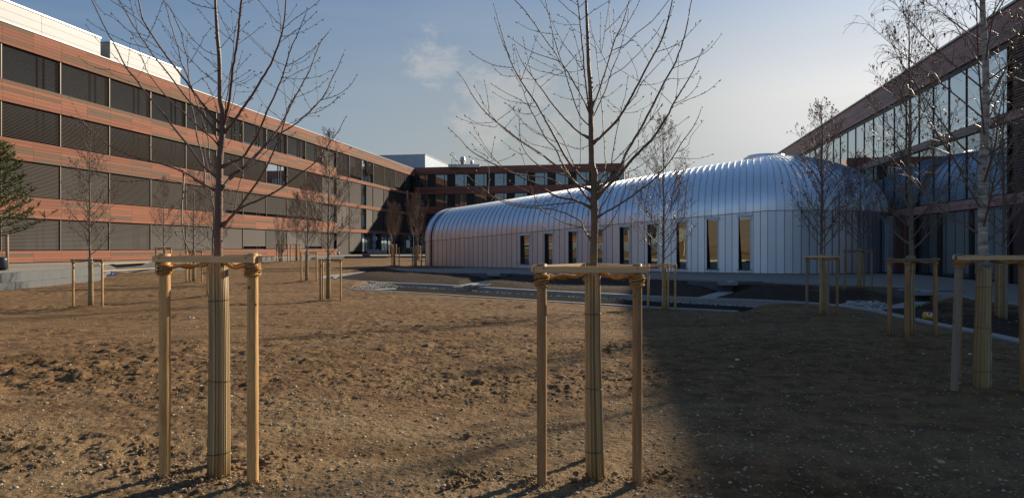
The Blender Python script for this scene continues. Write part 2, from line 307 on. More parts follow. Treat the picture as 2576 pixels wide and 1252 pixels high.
# spouts: foot point of each (x, y) and the direction of the runnel
SP = [(un(1240,704,-.40), un(1152,721,-.44)), (un(1828,733,-.45), un(1762,752,-.42)), (un(2316,757,-.42), un(2246,775,-.28))]
def ztrim(x, y):
    z = zbase(x, y)
    for mx_, my_, h, r in MOUND: z = z + h*np.exp(-((x-mx_)**2+(y-my_)**2)/(r*r))
    return z
PED = [un(x, y, z) for x, y, z in ((975,675.2,-.06),(1010,680.5,-.05),(1100,684.5,-.04),(1291,688,-.03),(1500,694.5,-.02),(1726,701.5,-.0),(1937,708,-.0),(2131,715.5,-.02),(2265,722,-.05),(2340,735,-.08),(2450,752,-.1),(2576,768,-.1),(2760,800,-.1))]
WALLP = [Vector((-8, 61.2, 0)), Vector((.4, 55.5, 0)), Vector((7.4, 49.9, 0)), Vector((14.75, 44.97, 0))]
PATHPOLY = [(p.x, p.y) for p in PED] + [(24, 17), (30, 30), (30, 60), (5, 75), (-9, 72), (-13.5, 63)]
KERB2D = [(p.x, p.y) for p in (TIP[::-1] + FK[1:])]
def soil_disp(x, y):
    r = np.hypot(x, y)
    patch = fbm(x/3.3, y/2.1, 3, 5)*2                                   # where it is cloddy
    cl = np.clip(.55 + patch*1.6, 0, 1.3)
    band = np.exp(-((y-10.2-.1*x)/2.5)**2)*np.clip(1.0 - .08*(x+2), .2, 1.4)
    wy = y + fbm(x*.55, y*.55, 3, 61)*2.4; near_ = np.clip((wy-5.5)/.6, 0, 1)*np.clip((8.1-wy)/1.1, 0, 1); cl = (cl*.95 + band*.95)*(1-.72*near_)
    a = np.abs(fbm(x*1.7, y*1.7, 2, 11))*2; b = fbm(x*5, y*5, 3, 21)*2; c = fbm(x*19, y*19, 4, 31, .68)*2
    ridge = 1-np.abs(fbm(x*9, y*9, 3, 41)*2.6)
    d = .05*fbm(x*.35, y*.35, 2, 3)*2 + .014*a + cl*(.020*b + .010*np.clip(ridge, 0, 1)*(b > -.1)) + (.016+.012*cl)*c
    d = d + .03*np.clip(fbm(x*2.6, y*2.6, 2, 77)*2-.38, 0, 1)*3.0*cl
    return d
def zfull(x, y):
    z = ztrim(x, y)
    far = np.clip((np.hypot(x, y)-40)/40, 0, 1)
    d = soil_disp(x, y)*(1-.5*far)
    inb = inpoly(x, y, BAS); inp = inpoly(x, y, PATHPOLY)
    dk = distpoly(x, y, KERB2D); dn = distpoly(x, y, [(p.x, p.y) for p in NK])
    damp = np.clip((np.minimum(dk, dn)-.3)/.9, 0.05, 1)
    d = d*damp; d = np.where(inp, -.04, d); z = z + d
    for pl, off in ((NK, -.012), (TIP[::-1] + FK[1:], .0)):
        dd, kz = nearz(x, y, pl); lim = kz + off + np.clip(dd-.55, 0, 9)*.16
        z = np.where(dd < 2.6, np.minimum(z, lim), z)
        z = np.where((dd < .75), np.maximum(z, kz-.06), z)
    z = np.where(inb, -.72, z)
    for f, g in SP:                             # notch cut in the bank below each spout, running down to the kerb
        dr = np.array([g.x-f.x, g.y-f.y]); L = np.hypot(*dr); dr = dr/L
        t = (x-f.x)*dr[0] + (y-f.y)*dr[1]; s_ = np.abs(-(x-f.x)*dr[1] + (y-f.y)*dr[0])
        on = (t > -.42) & (t < L+.5)
        tt = np.clip(t/L, 0, 1); floor = f.z*(1-tt) + (g.z)*tt - .05
        vs = floor + np.clip(s_-.35, 0, 9)*.36
        z = np.where(on & (s_ < 2.4) & ~inb, np.minimum(z, vs), z)
    # terrace area behind the retaining wall stays below the paving
    z = np.where(inpoly(x, y, TERR), np.minimum(z, -.1), z)
    return z
TERRE = [(-24.5, 18), (-22.6, 29), (-23.5, 35.5), (-24.3, 38.6), (-25.6, 40.6), (-27, 42.6), (-27.4, 45.5), (-26.4, 49), (-24.8, 62), (-22.9, 80), (-21.2, 84), (-18, 85.2), (-8, 84.6), (8, 83), (26, 82)]
TERR = TERRE + [(40, 140), (-80, 140), (-70, 10), (-26, 10)]

def build_ground():
    dense = np.linspace(R(-44), R(44), 760); side = np.linspace(R(44), R(316), 110)[1:-1]
    ang = np.concatenate([dense, side])                 # angle from +Y toward +X
    rad = np.concatenate([np.geomspace(.25, 3.6, 26)[:-1], np.geomspace(3.6, 26, 900)[:-1], np.geomspace(26, 95, 330)[:-1], np.geomspace(95, 2500, 30)])
    A, Rr = np.meshgrid(ang, rad); X = np.sin(A)*Rr; Y = np.cos(A)*Rr
    Z = zfull(X, Y); nr, na = X.shape
    me = bpy.data.meshes.new('ground'); co = np.stack([X, Y, Z], -1).reshape(-1, 3)
    co = np.vstack([co, [[0, 0, float(Z[0].mean())]]])
    i = np.arange(nr-1)[:, None]*na; j = np.arange(na)[None, :]; j2 = (j+1) % na
    q = np.stack([i+j, i+na+j, i+na+j2, i+j2], -1).reshape(-1, 4)
    tri = np.stack([np.full(na, nr*na), np.arange(na), (np.arange(na)+1) % na], -1)
    nl = q.size + tri.size
    me.vertices.add(len(co)); me.vertices.foreach_set('co', co.ravel().astype(np.float32))
    me.loops.add(nl); me.loops.foreach_set('vertex_index', np.concatenate([q.ravel(), tri.ravel()]).astype(np.int32))
    me.polygons.add(len(q)+len(tri))
    me.polygons.foreach_set('loop_start', np.concatenate([np.arange(len(q))*4, q.size+np.arange(len(tri))*3]).astype(np.int32))
    me.polygons.foreach_set('use_smooth', np.ones(len(q)+len(tri), bool))
    me.update(calc_edges=True)
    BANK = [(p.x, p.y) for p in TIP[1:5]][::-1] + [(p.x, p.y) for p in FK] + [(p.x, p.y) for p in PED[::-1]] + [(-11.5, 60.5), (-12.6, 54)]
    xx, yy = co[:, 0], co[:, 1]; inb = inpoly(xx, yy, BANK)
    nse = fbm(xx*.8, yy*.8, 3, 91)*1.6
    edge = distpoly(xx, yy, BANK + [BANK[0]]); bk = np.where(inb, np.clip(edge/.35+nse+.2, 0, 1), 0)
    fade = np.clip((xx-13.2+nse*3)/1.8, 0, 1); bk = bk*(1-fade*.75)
    at_ = me.attributes.new('topsoil_shade', 'FLOAT', 'POINT'); at_.data.foreach_set('value', bk.astype(np.float32))  # mask of the dark bank soil, which also stands in for shade there
    if not me.validate(): pass
    o = bpy.data.objects.new('ground', me); C.objects.link(o); o['kind'] = 'structure'
    m = bpy.data.materials.new('bare garden soil'); m.use_nodes = True; nt = m.node_tree; b = nt.nodes['Principled BSDF']
    b.inputs['Roughness'].default_value = .95; b.inputs['Specular IOR Level'].default_value = .2
    tc = N(nt, 'ShaderNodeTexCoord')
    def noise(sc, det, ro=.6, st=None):
        n = N(nt, 'ShaderNodeTexNoise'); n.inputs['Scale'].default_value = sc; n.inputs['Detail'].default_value = det; n.inputs['Roughness'].default_value = ro
        if st:
            mp = N(nt, 'ShaderNodeMapping'); mp.inputs['Scale'].default_value = st; nt.links.new(tc.outputs['Object'], mp.inputs[0]); nt.links.new(mp.outputs[0], n.inputs[0])
        else: nt.links.new(tc.outputs['Object'], n.inputs[0])
        return n.outputs[0]
    def mr(src, a, bb, lo=0, hi=1, sm=True):
        n = N(nt, 'ShaderNodeMapRange'); n.inputs['From Min'].default_value = a; n.inputs['From Max'].default_value = bb; n.inputs['To Min'].default_value = lo; n.inputs['To Max'].default_value = hi
        if sm: n.interpolation_type = 'SMOOTHSTEP'
        nt.links.new(src, n.inputs[0]); return n.outputs[0]
    def mix(f, c1, c2):
        n = N(nt, 'ShaderNodeMixRGB')
        if hasattr(f, 'links') or not isinstance(f, float): nt.links.new(f, n.inputs[0])
        else: n.inputs[0].default_value = f
        for k, c in ((1, c1), (2, c2)):
            if isinstance(c, tuple): n.inputs[k].default_value = (*c, 1)
            else: nt.links.new(c, n.inputs[k])
        return n.outputs[0]
    base = mix(mr(noise(3.5, 8), .38, .64), (.232, .136, .062), (.118, .068, .034))
    # dry sandy soil: in the near strip and in patches
    sep = N(nt, 'ShaderNodeSeparateXYZ'); nt.links.new(tc.outputs['Object'], sep.inputs[0])
    wob = N(nt, 'ShaderNodeMath', operation='MULTIPLY_ADD'); wob.inputs[1].default_value = 5.0; nt.links.new(noise(.55, 4), wob.inputs[0]); nt.links.new(sep.outputs['Y'], wob.inputs[2])
    n0 = mr(wob.outputs[0], 8.4, 11.2, 1, 0); nx = mr(sep.outputs['X'], .8, 2.6, 1, .35)  # sand thinned on the right, so the colour deepens the building's shadow
    nn_ = N(nt, 'ShaderNodeMath', operation='MULTIPLY'); nt.links.new(n0, nn_.inputs[0]); nt.links.new(nx, nn_.inputs[1]); near = nn_.outputs[0]
    p = N(nt, 'ShaderNodeMath', operation='MULTIPLY_ADD'); p.inputs[1].default_value = .26; nt.links.new(near, p.inputs[0]); nt.links.new(noise(.42, 6, .6, (1, 1.8, 1)), p.inputs[2])
    sand = mr(p.outputs[0], .52, .80, 0, .85)
    base = mix(sand, base, mix(mr(noise(30, 5), .4, .62), (.32, .222, .118), (.18, .119, .062)))
    base = mix(mr(noise(.75, 5, .6, (.6, 1.6, 1)), .50, .66, 0, .6), base, (.105, .056, .022))
    # fine speckle of grit
    vo = N(nt, 'ShaderNodeTexVoronoi'); vo.inputs['Scale'].default_value = 34; nt.links.new(tc.outputs['Object'], vo.inputs[0])
    sepc = N(nt, 'ShaderNodeSeparateColor'); nt.links.new(vo.outputs['Color'], sepc.inputs[0])
    g1 = mr(vo.outputs['Distance'], .16, .24, 1, 0); g2 = mr(sepc.outputs[0], .86, .9)
    mm = N(nt, 'ShaderNodeMath', operation='MULTIPLY'); nt.links.new(g1, mm.inputs[0]); nt.links.new(g2, mm.inputs[1])
    base = mix(mm.outputs[0], base, mix(sepc.outputs[1], (.30, .22, .13), (.46, .38, .27)))
    base = mix(mr(noise(120, 3), .50, .66, 0, .55), base, (.050, .031, .014))
    ta = N(nt, 'ShaderNodeAttribute', attribute_name='topsoil_shade')
    base = mix(ta.outputs['Fac'], base, mix(mr(noise(9, 7), .4, .65), (.030, .018, .011), (.052, .032, .019)))  # dark bank soil, its colour deepened further to carry the shade on it
    nt.links.new(base, b.inputs['Base Color'])
    bp = N(nt, 'ShaderNodeBump'); bp.inputs['Distance'].default_value = .022; nt.links.new(noise(34, 10, .72), bp.inputs['Height']); nt.links.new(bp.outputs[0], b.inputs['Normal'])
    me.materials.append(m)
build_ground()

def zg(x, y): return float(zfull(np.array([x]), np.array([y]))[0])

# paving round the pavilion and on the terrace
def strip_fill(name, A, B, zA, zB, m, nsub, parent=None):
    mb = MB(); n = len(A); vs = []
    for i in range(n):
        for k in range(nsub+1):
            t = k/nsub; vs.append((A[i][0]*(1-t)+B[i][0]*t, A[i][1]*(1-t)+B[i][1]*t, zA[i]*(1-t)+zB[i]*t))
    s = nsub+1
    mb.add(vs, [(i*s+k, (i+1)*s+k, (i+1)*s+k+1, i*s+k+1) for i in range(n-1) for k in range(nsub)], .5, True)
    return mb.build(name, m)
IN = [(-9, 72), (-8.2, 61.6), (-6, 60.2), (.5, 55.8), (7.5, 50.4), (14, 45.8), (19.5, 44), (24, 44.5), (26.2, 45), (26.6, 43), (26.6, 40), (26.6, 36), (25.6, 20)]
zi = [-.05]*9 + [0, 0, 0, 0]
o = strip_fill('path', [(p.x, p.y) for p in PED], [(a, b) for a, b in IN], [p.z+.02 for p in PED], [z+.01 for z in zi], M['paving'], 10); o['kind'] = 'structure'
mb = MB(); mb.add([(a, b, -.02) for a, b in [(-13.5, 62.5), (-9.6, 57.6), (-8.2, 61.6), (-3, 70), (-9, 74)]], [(0, 1, 2, 3, 4)]); tag(mb.build('path', M['paving']), kind='structure')
mb = MB(); mb.add([(a, b, -.03) for a, b in [(PED[0].x, PED[0].y), (-8.9, 71.9), (-13, 66), (-13.6, 61)]], [(0, 1, 2, 3)]); tag(mb.build('path', M['paving']), kind='structure')
mb = MB(); mb.add([(x, y, .60) for x, y in TERR], [tuple(range(len(TERR)))]); tag(mb.build('terrace_pavement', M['paving']), kind='structure')

# kerbs
def sweep(mb, pts, wl, wr, ztop, zbot, joint=1.0, chamf=.012):
    """pieces of stone laid end to end along pts; wl/wr offsets to the left/right of the line"""
    P = [Vector(p) for p in pts]; segs = []
    L = [0]
    for a, b in zip(P[:-1], P[1:]): L.append(L[-1] + (b-a).length)
    n = max(1, int(L[-1]/joint))
    def pos(s):
        for i in range(len(L)-1):
            if s <= L[i+1] + 1e-6: t = (s-L[i])/max(1e-6, L[i+1]-L[i]); return P[i].lerp(P[i+1], min(1, t)), (P[i+1]-P[i]).normalized()
        return P[-1], (P[-1]-P[-2]).normalized()
    def tan(s):
        a, _ = pos(max(0, s-.3)); b, _ = pos(min(L[-1], s+.3)); d = b-a; d.z = 0; return d.normalized()
    for k in range(n):
        s0 = L[-1]*k/n + .004; s1 = L[-1]*(k+1)/n - .004; vs = []
        dz = random.uniform(-.005, .005)
        for s_ in (s0, s1):
            p, _ = pos(s_); t = tan(s_); nn = Vector((-t.y, t.x, 0))
            for (o_, z_) in ((wl, zbot), (wl, ztop-chamf), (wl-chamf, ztop), (wr+chamf, ztop), (wr, ztop-chamf), (wr, zbot)):
                q = p + nn*o_; vs.append((q.x, q.y, p.z + z_ + dz))
        mb.add(vs, [(i, i+6, (i+1) % 6+6, (i+1) % 6) for i in range(6)] + [(5, 4, 3, 2, 1, 0), (6, 7, 8, 9, 10, 11)], random.random())
kg = 'granite kerbs round the basin'
mb = MB(); sweep(mb, NK, .13, -.13, .03, -.35); tag(mb.build('kerb', M['kerb']), 'straight pale kerb along the near edge of the dark water basin', 'kerb', kg)
mb = MB(); sweep(mb, FK, .17, -.17, .045, -.35); tag(mb.build('kerb', M['kerb']), 'long pale kerb between the basin and the soil bank, curving to the right edge', 'kerb', kg)
mb = MB(); sweep(mb, [p + Vector((-.75, -.25, 0)) if i < 99 else p for i, p in enumerate(FK[9:])], .08, -.08, .0, -.3); tag(mb.build('kerb', M['kerb']), 'narrow second kerb running beside the channel at the lower right', 'kerb', kg)
mb = MB(); sweep(mb, PED, .05, -.05, .035, -.35, 1.0); tag(mb.build('kerb', M['kerb']), 'thin edging stone along the gravel path in front of the pavilion', 'kerb', kg)
mb = MB(); sweep(mb, TIP, -.28, -.5, .04, -.3, .7); tag(mb.build('kerb', M['kerb']), 'inner curved kerb ring at the left tip of the channel', 'kerb', kg)
mb = MB(); sweep(mb, TIP, .5, .28, .06, -.3, .7); tag(mb.build('kerb', M['kerb']), 'outer curved kerb ring at the left tip of the channel', 'kerb', kg)
mb = MB(); sweep(mb, TIP, .27, -.27, -.03, -.3, 1.4); tag(mb.build('channel', M['concrete']), kind='structure')
# channel strip between the paired kerbs at right
mb = MB(); sweep(mb, [p + Vector((-.4, -.13, 0)) for p in FK[9:]], .26, -.16, -.045, -.3, 1.4); tag(mb.build('channel', M['concrete']), kind='structure')
# water
mb = MB(); mb.add([(x, y, -.60) for x, y in BAS], [tuple(range(len(BAS)))]); tag(mb.build('water', M['water']), kind='structure')

# gravel helpers
ICO = None
def stones(name, pts, sizes, m, label, cat, flat=.6, jag=.22):
    t = (1+5**.5)/2
    iv = np.array([(-1,t,0),(1,t,0),(-1,-t,0),(1,-t,0),(0,-1,t),(0,1,t),(0,-1,-t),(0,1,-t),(t,0,-1),(t,0,1),(-t,0,-1),(-t,0,1)], float); iv /= np.linalg.norm(iv[0])
    fi = np.array([(0,11,5),(0,5,1),(0,1,7),(0,7,10),(0,10,11),(1,5,9),(5,11,4),(11,10,2),(10,7,6),(7,1,8),(3,9,4),(3,4,2),(3,2,6),(3,6,8),(3,8,9),(4,9,5),(2,4,11),(6,2,10),(8,6,7),(9,8,1)])
    n = len(pts); V = np.repeat(iv[None], n, 0)*(1+rng.uniform(-jag, jag, (n, 12, 1)))
    a = rng.uniform(0, 6.28, n); c, s_ = np.cos(a), np.sin(a)
    sc = np.stack([np.ones(n)*rng.uniform(.8, 1.3, n), np.ones(n)*rng.uniform(.6, 1.0, n), np.ones(n)*flat*rng.uniform(.6, 1.2, n)], -1)*sizes[:, None]
    V = V*sc[:, None, :]; x = V[..., 0]*c[:, None]-V[..., 1]*s_[:, None]; y = V[..., 0]*s_[:, None]+V[..., 1]*c[:, None]
    V = np.stack([x, y, V[..., 2]], -1) + pts[:, None, :]
    Fc = (fi[None] + (np.arange(n)*12)[:, None, None]).reshape(-1, 3)
    me = bpy.data.meshes.new(name); me.vertices.add(n*12); me.vertices.foreach_set('co', V.ravel().astype(np.float32))
    me.loops.add(Fc.size); me.loops.foreach_set('vertex_index', Fc.ravel().astype(np.int32)); me.polygons.add(len(Fc)); me.polygons.foreach_set('loop_start', (np.arange(len(Fc))*3).astype(np.int32))
    me.polygons.foreach_set('use_smooth', np.ones(len(Fc), bool))
    me.update(calc_edges=True)
    r = me.attributes.new('rnd', 'FLOAT', 'FACE'); r.data.foreach_set('value', np.repeat(rng.random(n), 20).astype(np.float32))
    me.materials.append(m); o = bpy.data.objects.new(name, me); C.objects.link(o); tag(o, label, cat, kind='stuff'); return o
def scatter(n, y0, y1, xr, pw=1.0, avoid=True):
    u = rng.random(n); r = y0*(y1/y0)**(u**pw); a = rng.uniform(-xr, xr, n); x = r*np.sin(a); y = r*np.cos(a)
    if avoid:
        ok = ~(inpoly(x, y, BAS) | inpoly(x, y, PATHPOLY) | inpoly(x, y, TERR)) & (distpoly(x, y, KERB2D) > .4); x, y = x[ok], y[ok]
    return np.stack([x, y, zfull(x, y)], -1)
p = scatter(21000, 3.4, 24, R(43), .9); sz = np.exp(rng.normal(math.log(.0070), .42, len(p))).clip(.003, .036)*(1+np.hypot(p[:, 0], p[:, 1])/40); p[:, 2] += sz*.12
stones('pebbles', p, sz, M['stone'], 'small pale pebbles strewn over the bare brown soil', 'pebbles', .55)
p = scatter(9000, 3.6, 30, R(43), 1.0); k = fbm(p[:, 0]/3.3, p[:, 1]/2.1, 3, 5)*2 + np.exp(-((p[:, 1]-10.2-.1*p[:, 0])/2.5)**2)*.9 - .8*((p[:, 1] > 5.8) & (p[:, 1] < 7.6)) + rng.uniform(-.3, .3, len(p)); p = p[k > .18]
sz = np.exp(rng.normal(math.log(.011), .5, len(p))).clip(.005, .038); p[:, 2] += sz*.1
stones('soil_clods', p, sz, M['soilclod'], 'crumbly brown soil clods scattered on the lawn bed', 'soil clods', .65, .5)
# big clod heaps seen near the lower edge
hp = []; hs = []
for (px, py, w_, n) in ((1185,1205,.10,26),(1175,1228,.08,18),(395,1190,.13,22),(300,1180,.12,16),(40,1098,.10,22),(60,1170,.12,14),(520,1222,.1,16),(1640,1215,.08,10),(700,1170,.12,16),(1470,1222,.1,10),(610,1195,.1,14),(1195,1098,.08,8),(370,1130,.10,14)):
    q = un(px, py, .0)
    for _ in range(n):
        dx, dy = rng.normal(0, w_, 2); x, y = q.x+dx, q.y+dy*.8; sz_ = rng.uniform(.012, .035); hp.append((x, y, zg(x, y)+.01 + max(0, .03-.2*math.hypot(dx, dy)))); hs.append(sz_*.8)
for (px, py) in ((415,1205),(640,1228),(556,1214),(1362,1232),(1602,1232),(1497,1228),(1330,1222),(450,1215)):
    q = un(px, py, .0)
    for _ in range(70):
        dx, dy = rng.normal(0, .085, 2); x, y = q.x+dx, q.y+dy*.9; hp.append((x, y, zg(x, y)+.004+max(0, .022-.12*math.hypot(dx, dy)))); hs.append(rng.uniform(.003, .011))
stones('soil_lumps', np.array(hp), np.array(hs), M['soilclod'], 'larger dark soil lumps heaped near the camera', 'soil clods', .8, .5)
# gravel in the basin: along the far kerb and the heap at the left tip
gp = []; gs = []
for i in range(2600):
    t = random.random()*7.6; k_ = int(t); f = t-k_; q = FK[k_].lerp(FK[k_+1], f); d = abs(random.gauss(0, .28))+.2
    gp.append((q.x - .3*d, q.y - d, -.60 + random.uniform(-.01, .02))); gs.append(random.uniform(.018, .05))
A_, B_ = un(885, 726, -.46), un(950, 712, -.46)
for i in range(2600):
    t = random.random(); q = A_.lerp(B_, t); d = random.gauss(0, .5); gp.append((q.x+d*.9+random.gauss(0, .25)+.35, q.y+random.gauss(0, .35)-.3, -.57+.19*math.exp(-(d/.6)**2)*random.uniform(.6, 1))); gs.append(random.uniform(.02, .05))
stones('gravel', np.array(gp), np.array(gs), M['gravel'], 'pale grey gravel lying in the basin along the far kerb', 'gravel', .7)
# sunlit heap of excavated gravel beyond the open side of the court (seen in the pavilion's panes)
mb = MB(); n1, n2 = 44, 14; vs = []
for j in range(n2+1):
    for i in range(n1):
        a = 2*math.pi*i/n1; rr0 = 19*(1-j/n2); q_ = 1-j/n2; hh = 5.2*(1-q_**1.6); wv = float(fbm(np.array([math.cos(a)*2.1+j*.2]), np.array([math.sin(a)*2.1]), 4, 8)[0])
        vs.append((-52+math.cos(a)*rr0*(1+wv*.5), 2+math.sin(a)*rr0*.8*(1+wv*.5), -.1+hh*(1+wv*.6)))
mb.add(vs, [(j*n1+i, j*n1+(i+1) % n1, (j+1)*n1+(i+1) % n1, (j+1)*n1+i) for j in range(n2) for i in range(n1)], .5, True)
tag(mb.build('hill', mat('heaped gravel', (.27, .25, .185), .95, noise=(3, (.21, .19, .135), .7), bump=.05, bscale=4)), kind='structure')
# cobble patch
gp = []; gs = []
P4 = [un(2095,768,-.28), un(2125,757,-.22), (un(2290,757,-.2)), (un(2300,770,-.2)), un(2200,779,-.26)]
poly = [(p_.x, p_.y) for p_ in P4]; xs = [p_[0] for p_ in poly]; ys = [p_[1] for p_ in poly]
gx, gy = np.meshgrid(np.arange(min(xs), max(xs), .15), np.arange(min(ys), max(ys), .15)); gx = gx.ravel()+rng.uniform(-.03, .03, gx.size); gy = gy.ravel()+rng.uniform(-.03, .03, gy.size)
ok = inpoly(gx, gy, poly); gx, gy = gx[ok], gy[ok]
stones('cobbles', np.stack([gx, gy, zfull(gx, gy)+.0], -1), rng.uniform(.07, .09, len(gx)), M['gravel'], 'patch of rough pale cobbles beside the curving kerb', 'cobbles', .5)

# concrete spouts with wing walls and runnels
splab = ['left concrete water spout set in the bank below the window row', 'middle concrete water spout with broad wings below the tallest windows', 'right concrete water spout behind the yellow can']
for i, ((f, g), lab) in enumerate(zip(SP, splab)):
    e = empty('water_spout', f, lab, 'water spout', 'concrete spouts draining to the basin')
    d = Vector((g.x-f.x, g.y-f.y, 0)).normalized(); sd_ = Vector((1, -.05, 0)).normalized()
    top = .03 if i < 2 else -.02; bk = Vector((0, .18, 0))
    wl = 1.85 if i else 1.6; c0 = Vector((f.x, f.y, 0)) + Vector((.05, .30, 0))
    mb = MB()
    prof = [(-wl, top), (wl, top), (wl, top-.12), (.42, f.z-.12), (-.42, f.z-.12), (-wl, top-.12)]
    vs = [c0 + sd_*a + Vector((0, 0, b)) for a, b in prof] + [c0 + sd_*a + bk + Vector((0, 0, b)) for a, b in prof]
    mb.add(vs, [(5, 4, 3, 2, 1, 0), (6, 7, 8, 9, 10, 11)] + [(k, (k+1) % 6, (k+1) % 6+6, k+6) for k in range(6)]); mb.build('wing_wall', M['darkconc'], e)
    mb = MB(); hw = .42; vs = []
    for yy in (-.55, .6):
        for (a, b) in ((-hw, -.16), (-hw, .03), (-hw+.1, .03), (0, -.04), (hw-.1, .03), (hw, .03), (hw, -.16)): vs.append(c0 + sd_*a + Vector((0, yy, top+b)))
    mb.add(vs, [(k, k+1, k+8, k+7) for k in range(6)] + [(6, 0, 7, 13), (6, 5, 4, 3, 2, 1, 0), (7, 8, 9, 10, 11, 12, 13)]); mb.build('spout_slab', M['kerb'], e)
    mb = MB(); sweep(mb, [Vector((f.x, f.y, f.z)), Vector((g.x, g.y, g.z))], .36, -.36, .0, -.2, 3); mb.build('runnel', M['kerb'], e)

# ---------------------------------------------------------------- retaining wall of the terrace
rw = empty('retaining_wall', (-24, 40, 0), 'pale precast concrete retaining wall in two stepped courses on the left', 'wall')
TW = [Vector((x, y, 0)) for x, y in TERRE]
mb = MB(); sweep(mb, TW, .0, -.32, .605, .16, 1.75, .01); mb.build('upper_course', M['concrete'], rw)
mb = MB(); sweep(mb, TW[:13], -.0, -.62, .17, -.55, 2.2, .01); mb.build('lower_course', M['concrete'], rw)

# ---------------------------------------------------------------- facades
def planks(mb, U, v0, v1, z0, z1, n, plen, face=1, axis='v', prob=.34, th=.045):
    """rows of long planks; U = plane, face = which way it looks"""
    h = (z1-z0)/n
    for r in range(n):
        v = v0; cur = random.random()
        while v < v1 - .05:
            if random.random() < .42: cur = random.uniform(.63, 1) if random.random() < prob else random.uniform(0, .61)
            e = min(v1, v + plen)
            a0, a1 = (U, U+face*th) if face > 0 else (U+face*th, U)
            if axis == 'v': mb.uvbox(a0, a1, v+.006, e-.006, z0+r*h+.006, z0+(r+1)*h-.006, cur)
            else: mb.uvbox(v+.006, e-.006, a0, a1, z0+r*h+.006, z0+(r+1)*h-.006, cur)
            v = e

# left building
LB = empty('office_building', uv(-45, 60, .6), 'long four storey office building with salmon terracotta bands and dark blinds at left', 'building')
UF = -42.2; V0, V1, V2 = 14.45, 90.3, 125.3; BAY = 4.75
core = MB(); core.uvbox(UF-14, UF-.30, V0, V2, .3, 16.95)
core.uvbox(UF-.30, UF-.02, V0, V1, .3, 1.42); core.build('wall', M['wall'], LB)
BANDS = [(.66, 1.47, 4), (3.80, 5.30, 6), (7.82, 9.25, 6), (11.70, 13.20, 6), (15.62, 17.05, 6)]
for a, b, n in BANDS:
    mb = MB(); planks(mb, UF, V0, V1 if b < 17 else V2, a, b, n, BAY/2, 1)
    mb.build('cladding_band', M['clay'], LB)
mb = MB()
for a, b, n in BANDS[1:]: mb.uvbox(UF-.3, UF-.004, V0, V1 if b < 17 else V2, a+.05, b-.02)
mb.build('parapet_wall', M['wall'], LB)
mb = MB(); mb.uvbox(UF-.4, UF+.10, V0, V2+.1, 17.06, 17.14); mb.build('roof_edge', M['flash'], LB)
mb = MB(); mb.uvbox(UF-14, UF-.41, V0, V2, 16.96, 17.03); mb.build('roof', M['roof'], LB)
def blindmesh(name, par, Up, va, vb, za, zb, m, pitch=.098, face=1, axis='v'):
    tz = (.038 if za < 5.2 else .036 if za < 9 else .029 if za < 13 else .0235) + random.uniform(-.003, .003); lo = za + (random.choice((0, 0, 0, .35)) if va > 60 else 0); za = lo
    mb = MB(); z = zb - .06
    while z > za + .04:
        if axis == 'v': mb.box(uv(Up, (va+vb)/2, z), DV*((vb-va)/2), (DU*(.062-tz)*face + Vector((0, 0, -tz))), (DU*.002*face + Vector((0, 0, .002))))
        z -= pitch
    return mb.build(name, m, par)
rows = [(1.47, 3.80), (5.30, 7.82), (9.25, 11.70), (13.20, 15.62)]
bays = [V0 + BAY*k for k in range(int((V1-V0)/BAY)+1)]
def window(va, vb, za, zb, blind=True, fr=.06):
    g = MB(); g.quad(uv(UF-.26, va, za), uv(UF-.26, vb, za), uv(UF-.26, vb, zb), uv(UF-.26, va, zb)); wn = g.build('window', M['glassb' if blind else 'glass'], LB)
    f = MB()
    for q in (va+.03, vb-.03): f.uvbox(UF-.25, UF-.17, q-.03, q+.03, za, zb)
    mid = va + (vb-va)*.62
    for q in (mid, mid+.55): f.uvbox(UF-.25, UF-.19, q-.035, q+.035, za+.05, zb-.05)
    f.uvbox(UF-.25, UF-.16, va+.06, vb-.06, za, za+.05); f.uvbox(UF-.25, UF-.16, va+.06, vb-.06, zb-.05, zb)
    f.build('frame', M['darkframe'], wn)
    if blind: blindmesh('blind', wn, UF-.10, va+.07, vb-.07, za, zb, M['blind'])
    return wn
for va in bays[:-1]:
    if va + BAY < 33: continue
    for r, (za, zb) in enumerate(rows):
        openb = (r == 2 and 70 < va + BAY/2 < 75.5)
        window(va, va+BAY, za, zb, not openb)
if True:
    for r, (za, zb) in enumerate(rows):
        f = MB()
        for va in bays[1:]:
            if va > 33: f.uvbox(UF-.16, UF-.03, va-.035, va+.035, za, zb)
        f.build('guide_rail', M['fin'], LB)
cols = [90.3, 94.7, 99.4, 104.1, 108.9, 114.3, 119.8, 125.2]
rows2 = [(.62, 4.0), (4.5, 7.9), (8.4, 11.75), (12.25, 15.62)]
for k, (va, vb) in enumerate(zip(cols[:-1], cols[1:])):
    for r, (za, zb) in enumerate(rows2):
        if r == 0 and va > 103: continue
        half = (k == 2)
        wn = window(va, vb, za, zb, not half)
        if half: blindmesh('blind', wn, UF-.10, va+1.9, vb-.07, za if r != 3 else za+1.0, zb, M['blind'])
for r, (a, b) in enumerate(((4.0, 4.5), (7.9, 8.4), (11.75, 12.25))):
    mb = MB(); planks(mb, UF-.02, V1, V2, a, b, 2, BAY/2, 1, prob=.15); mb.uvbox(UF-.3, UF-.03, V1, V2, a+.01, b-.01, .2); mb.build('cladding_band', M['clay'], LB)
mb = MB()
for va in cols[:-1]:
    for r, (za, zb) in enumerate(rows2):
        if r == 0 and va > 105: continue
        mb.uvbox(UF-.16, UF-.02, va-.09, va+.09, za, zb)
mb.build('facade_fins', M['darkframe'], LB)
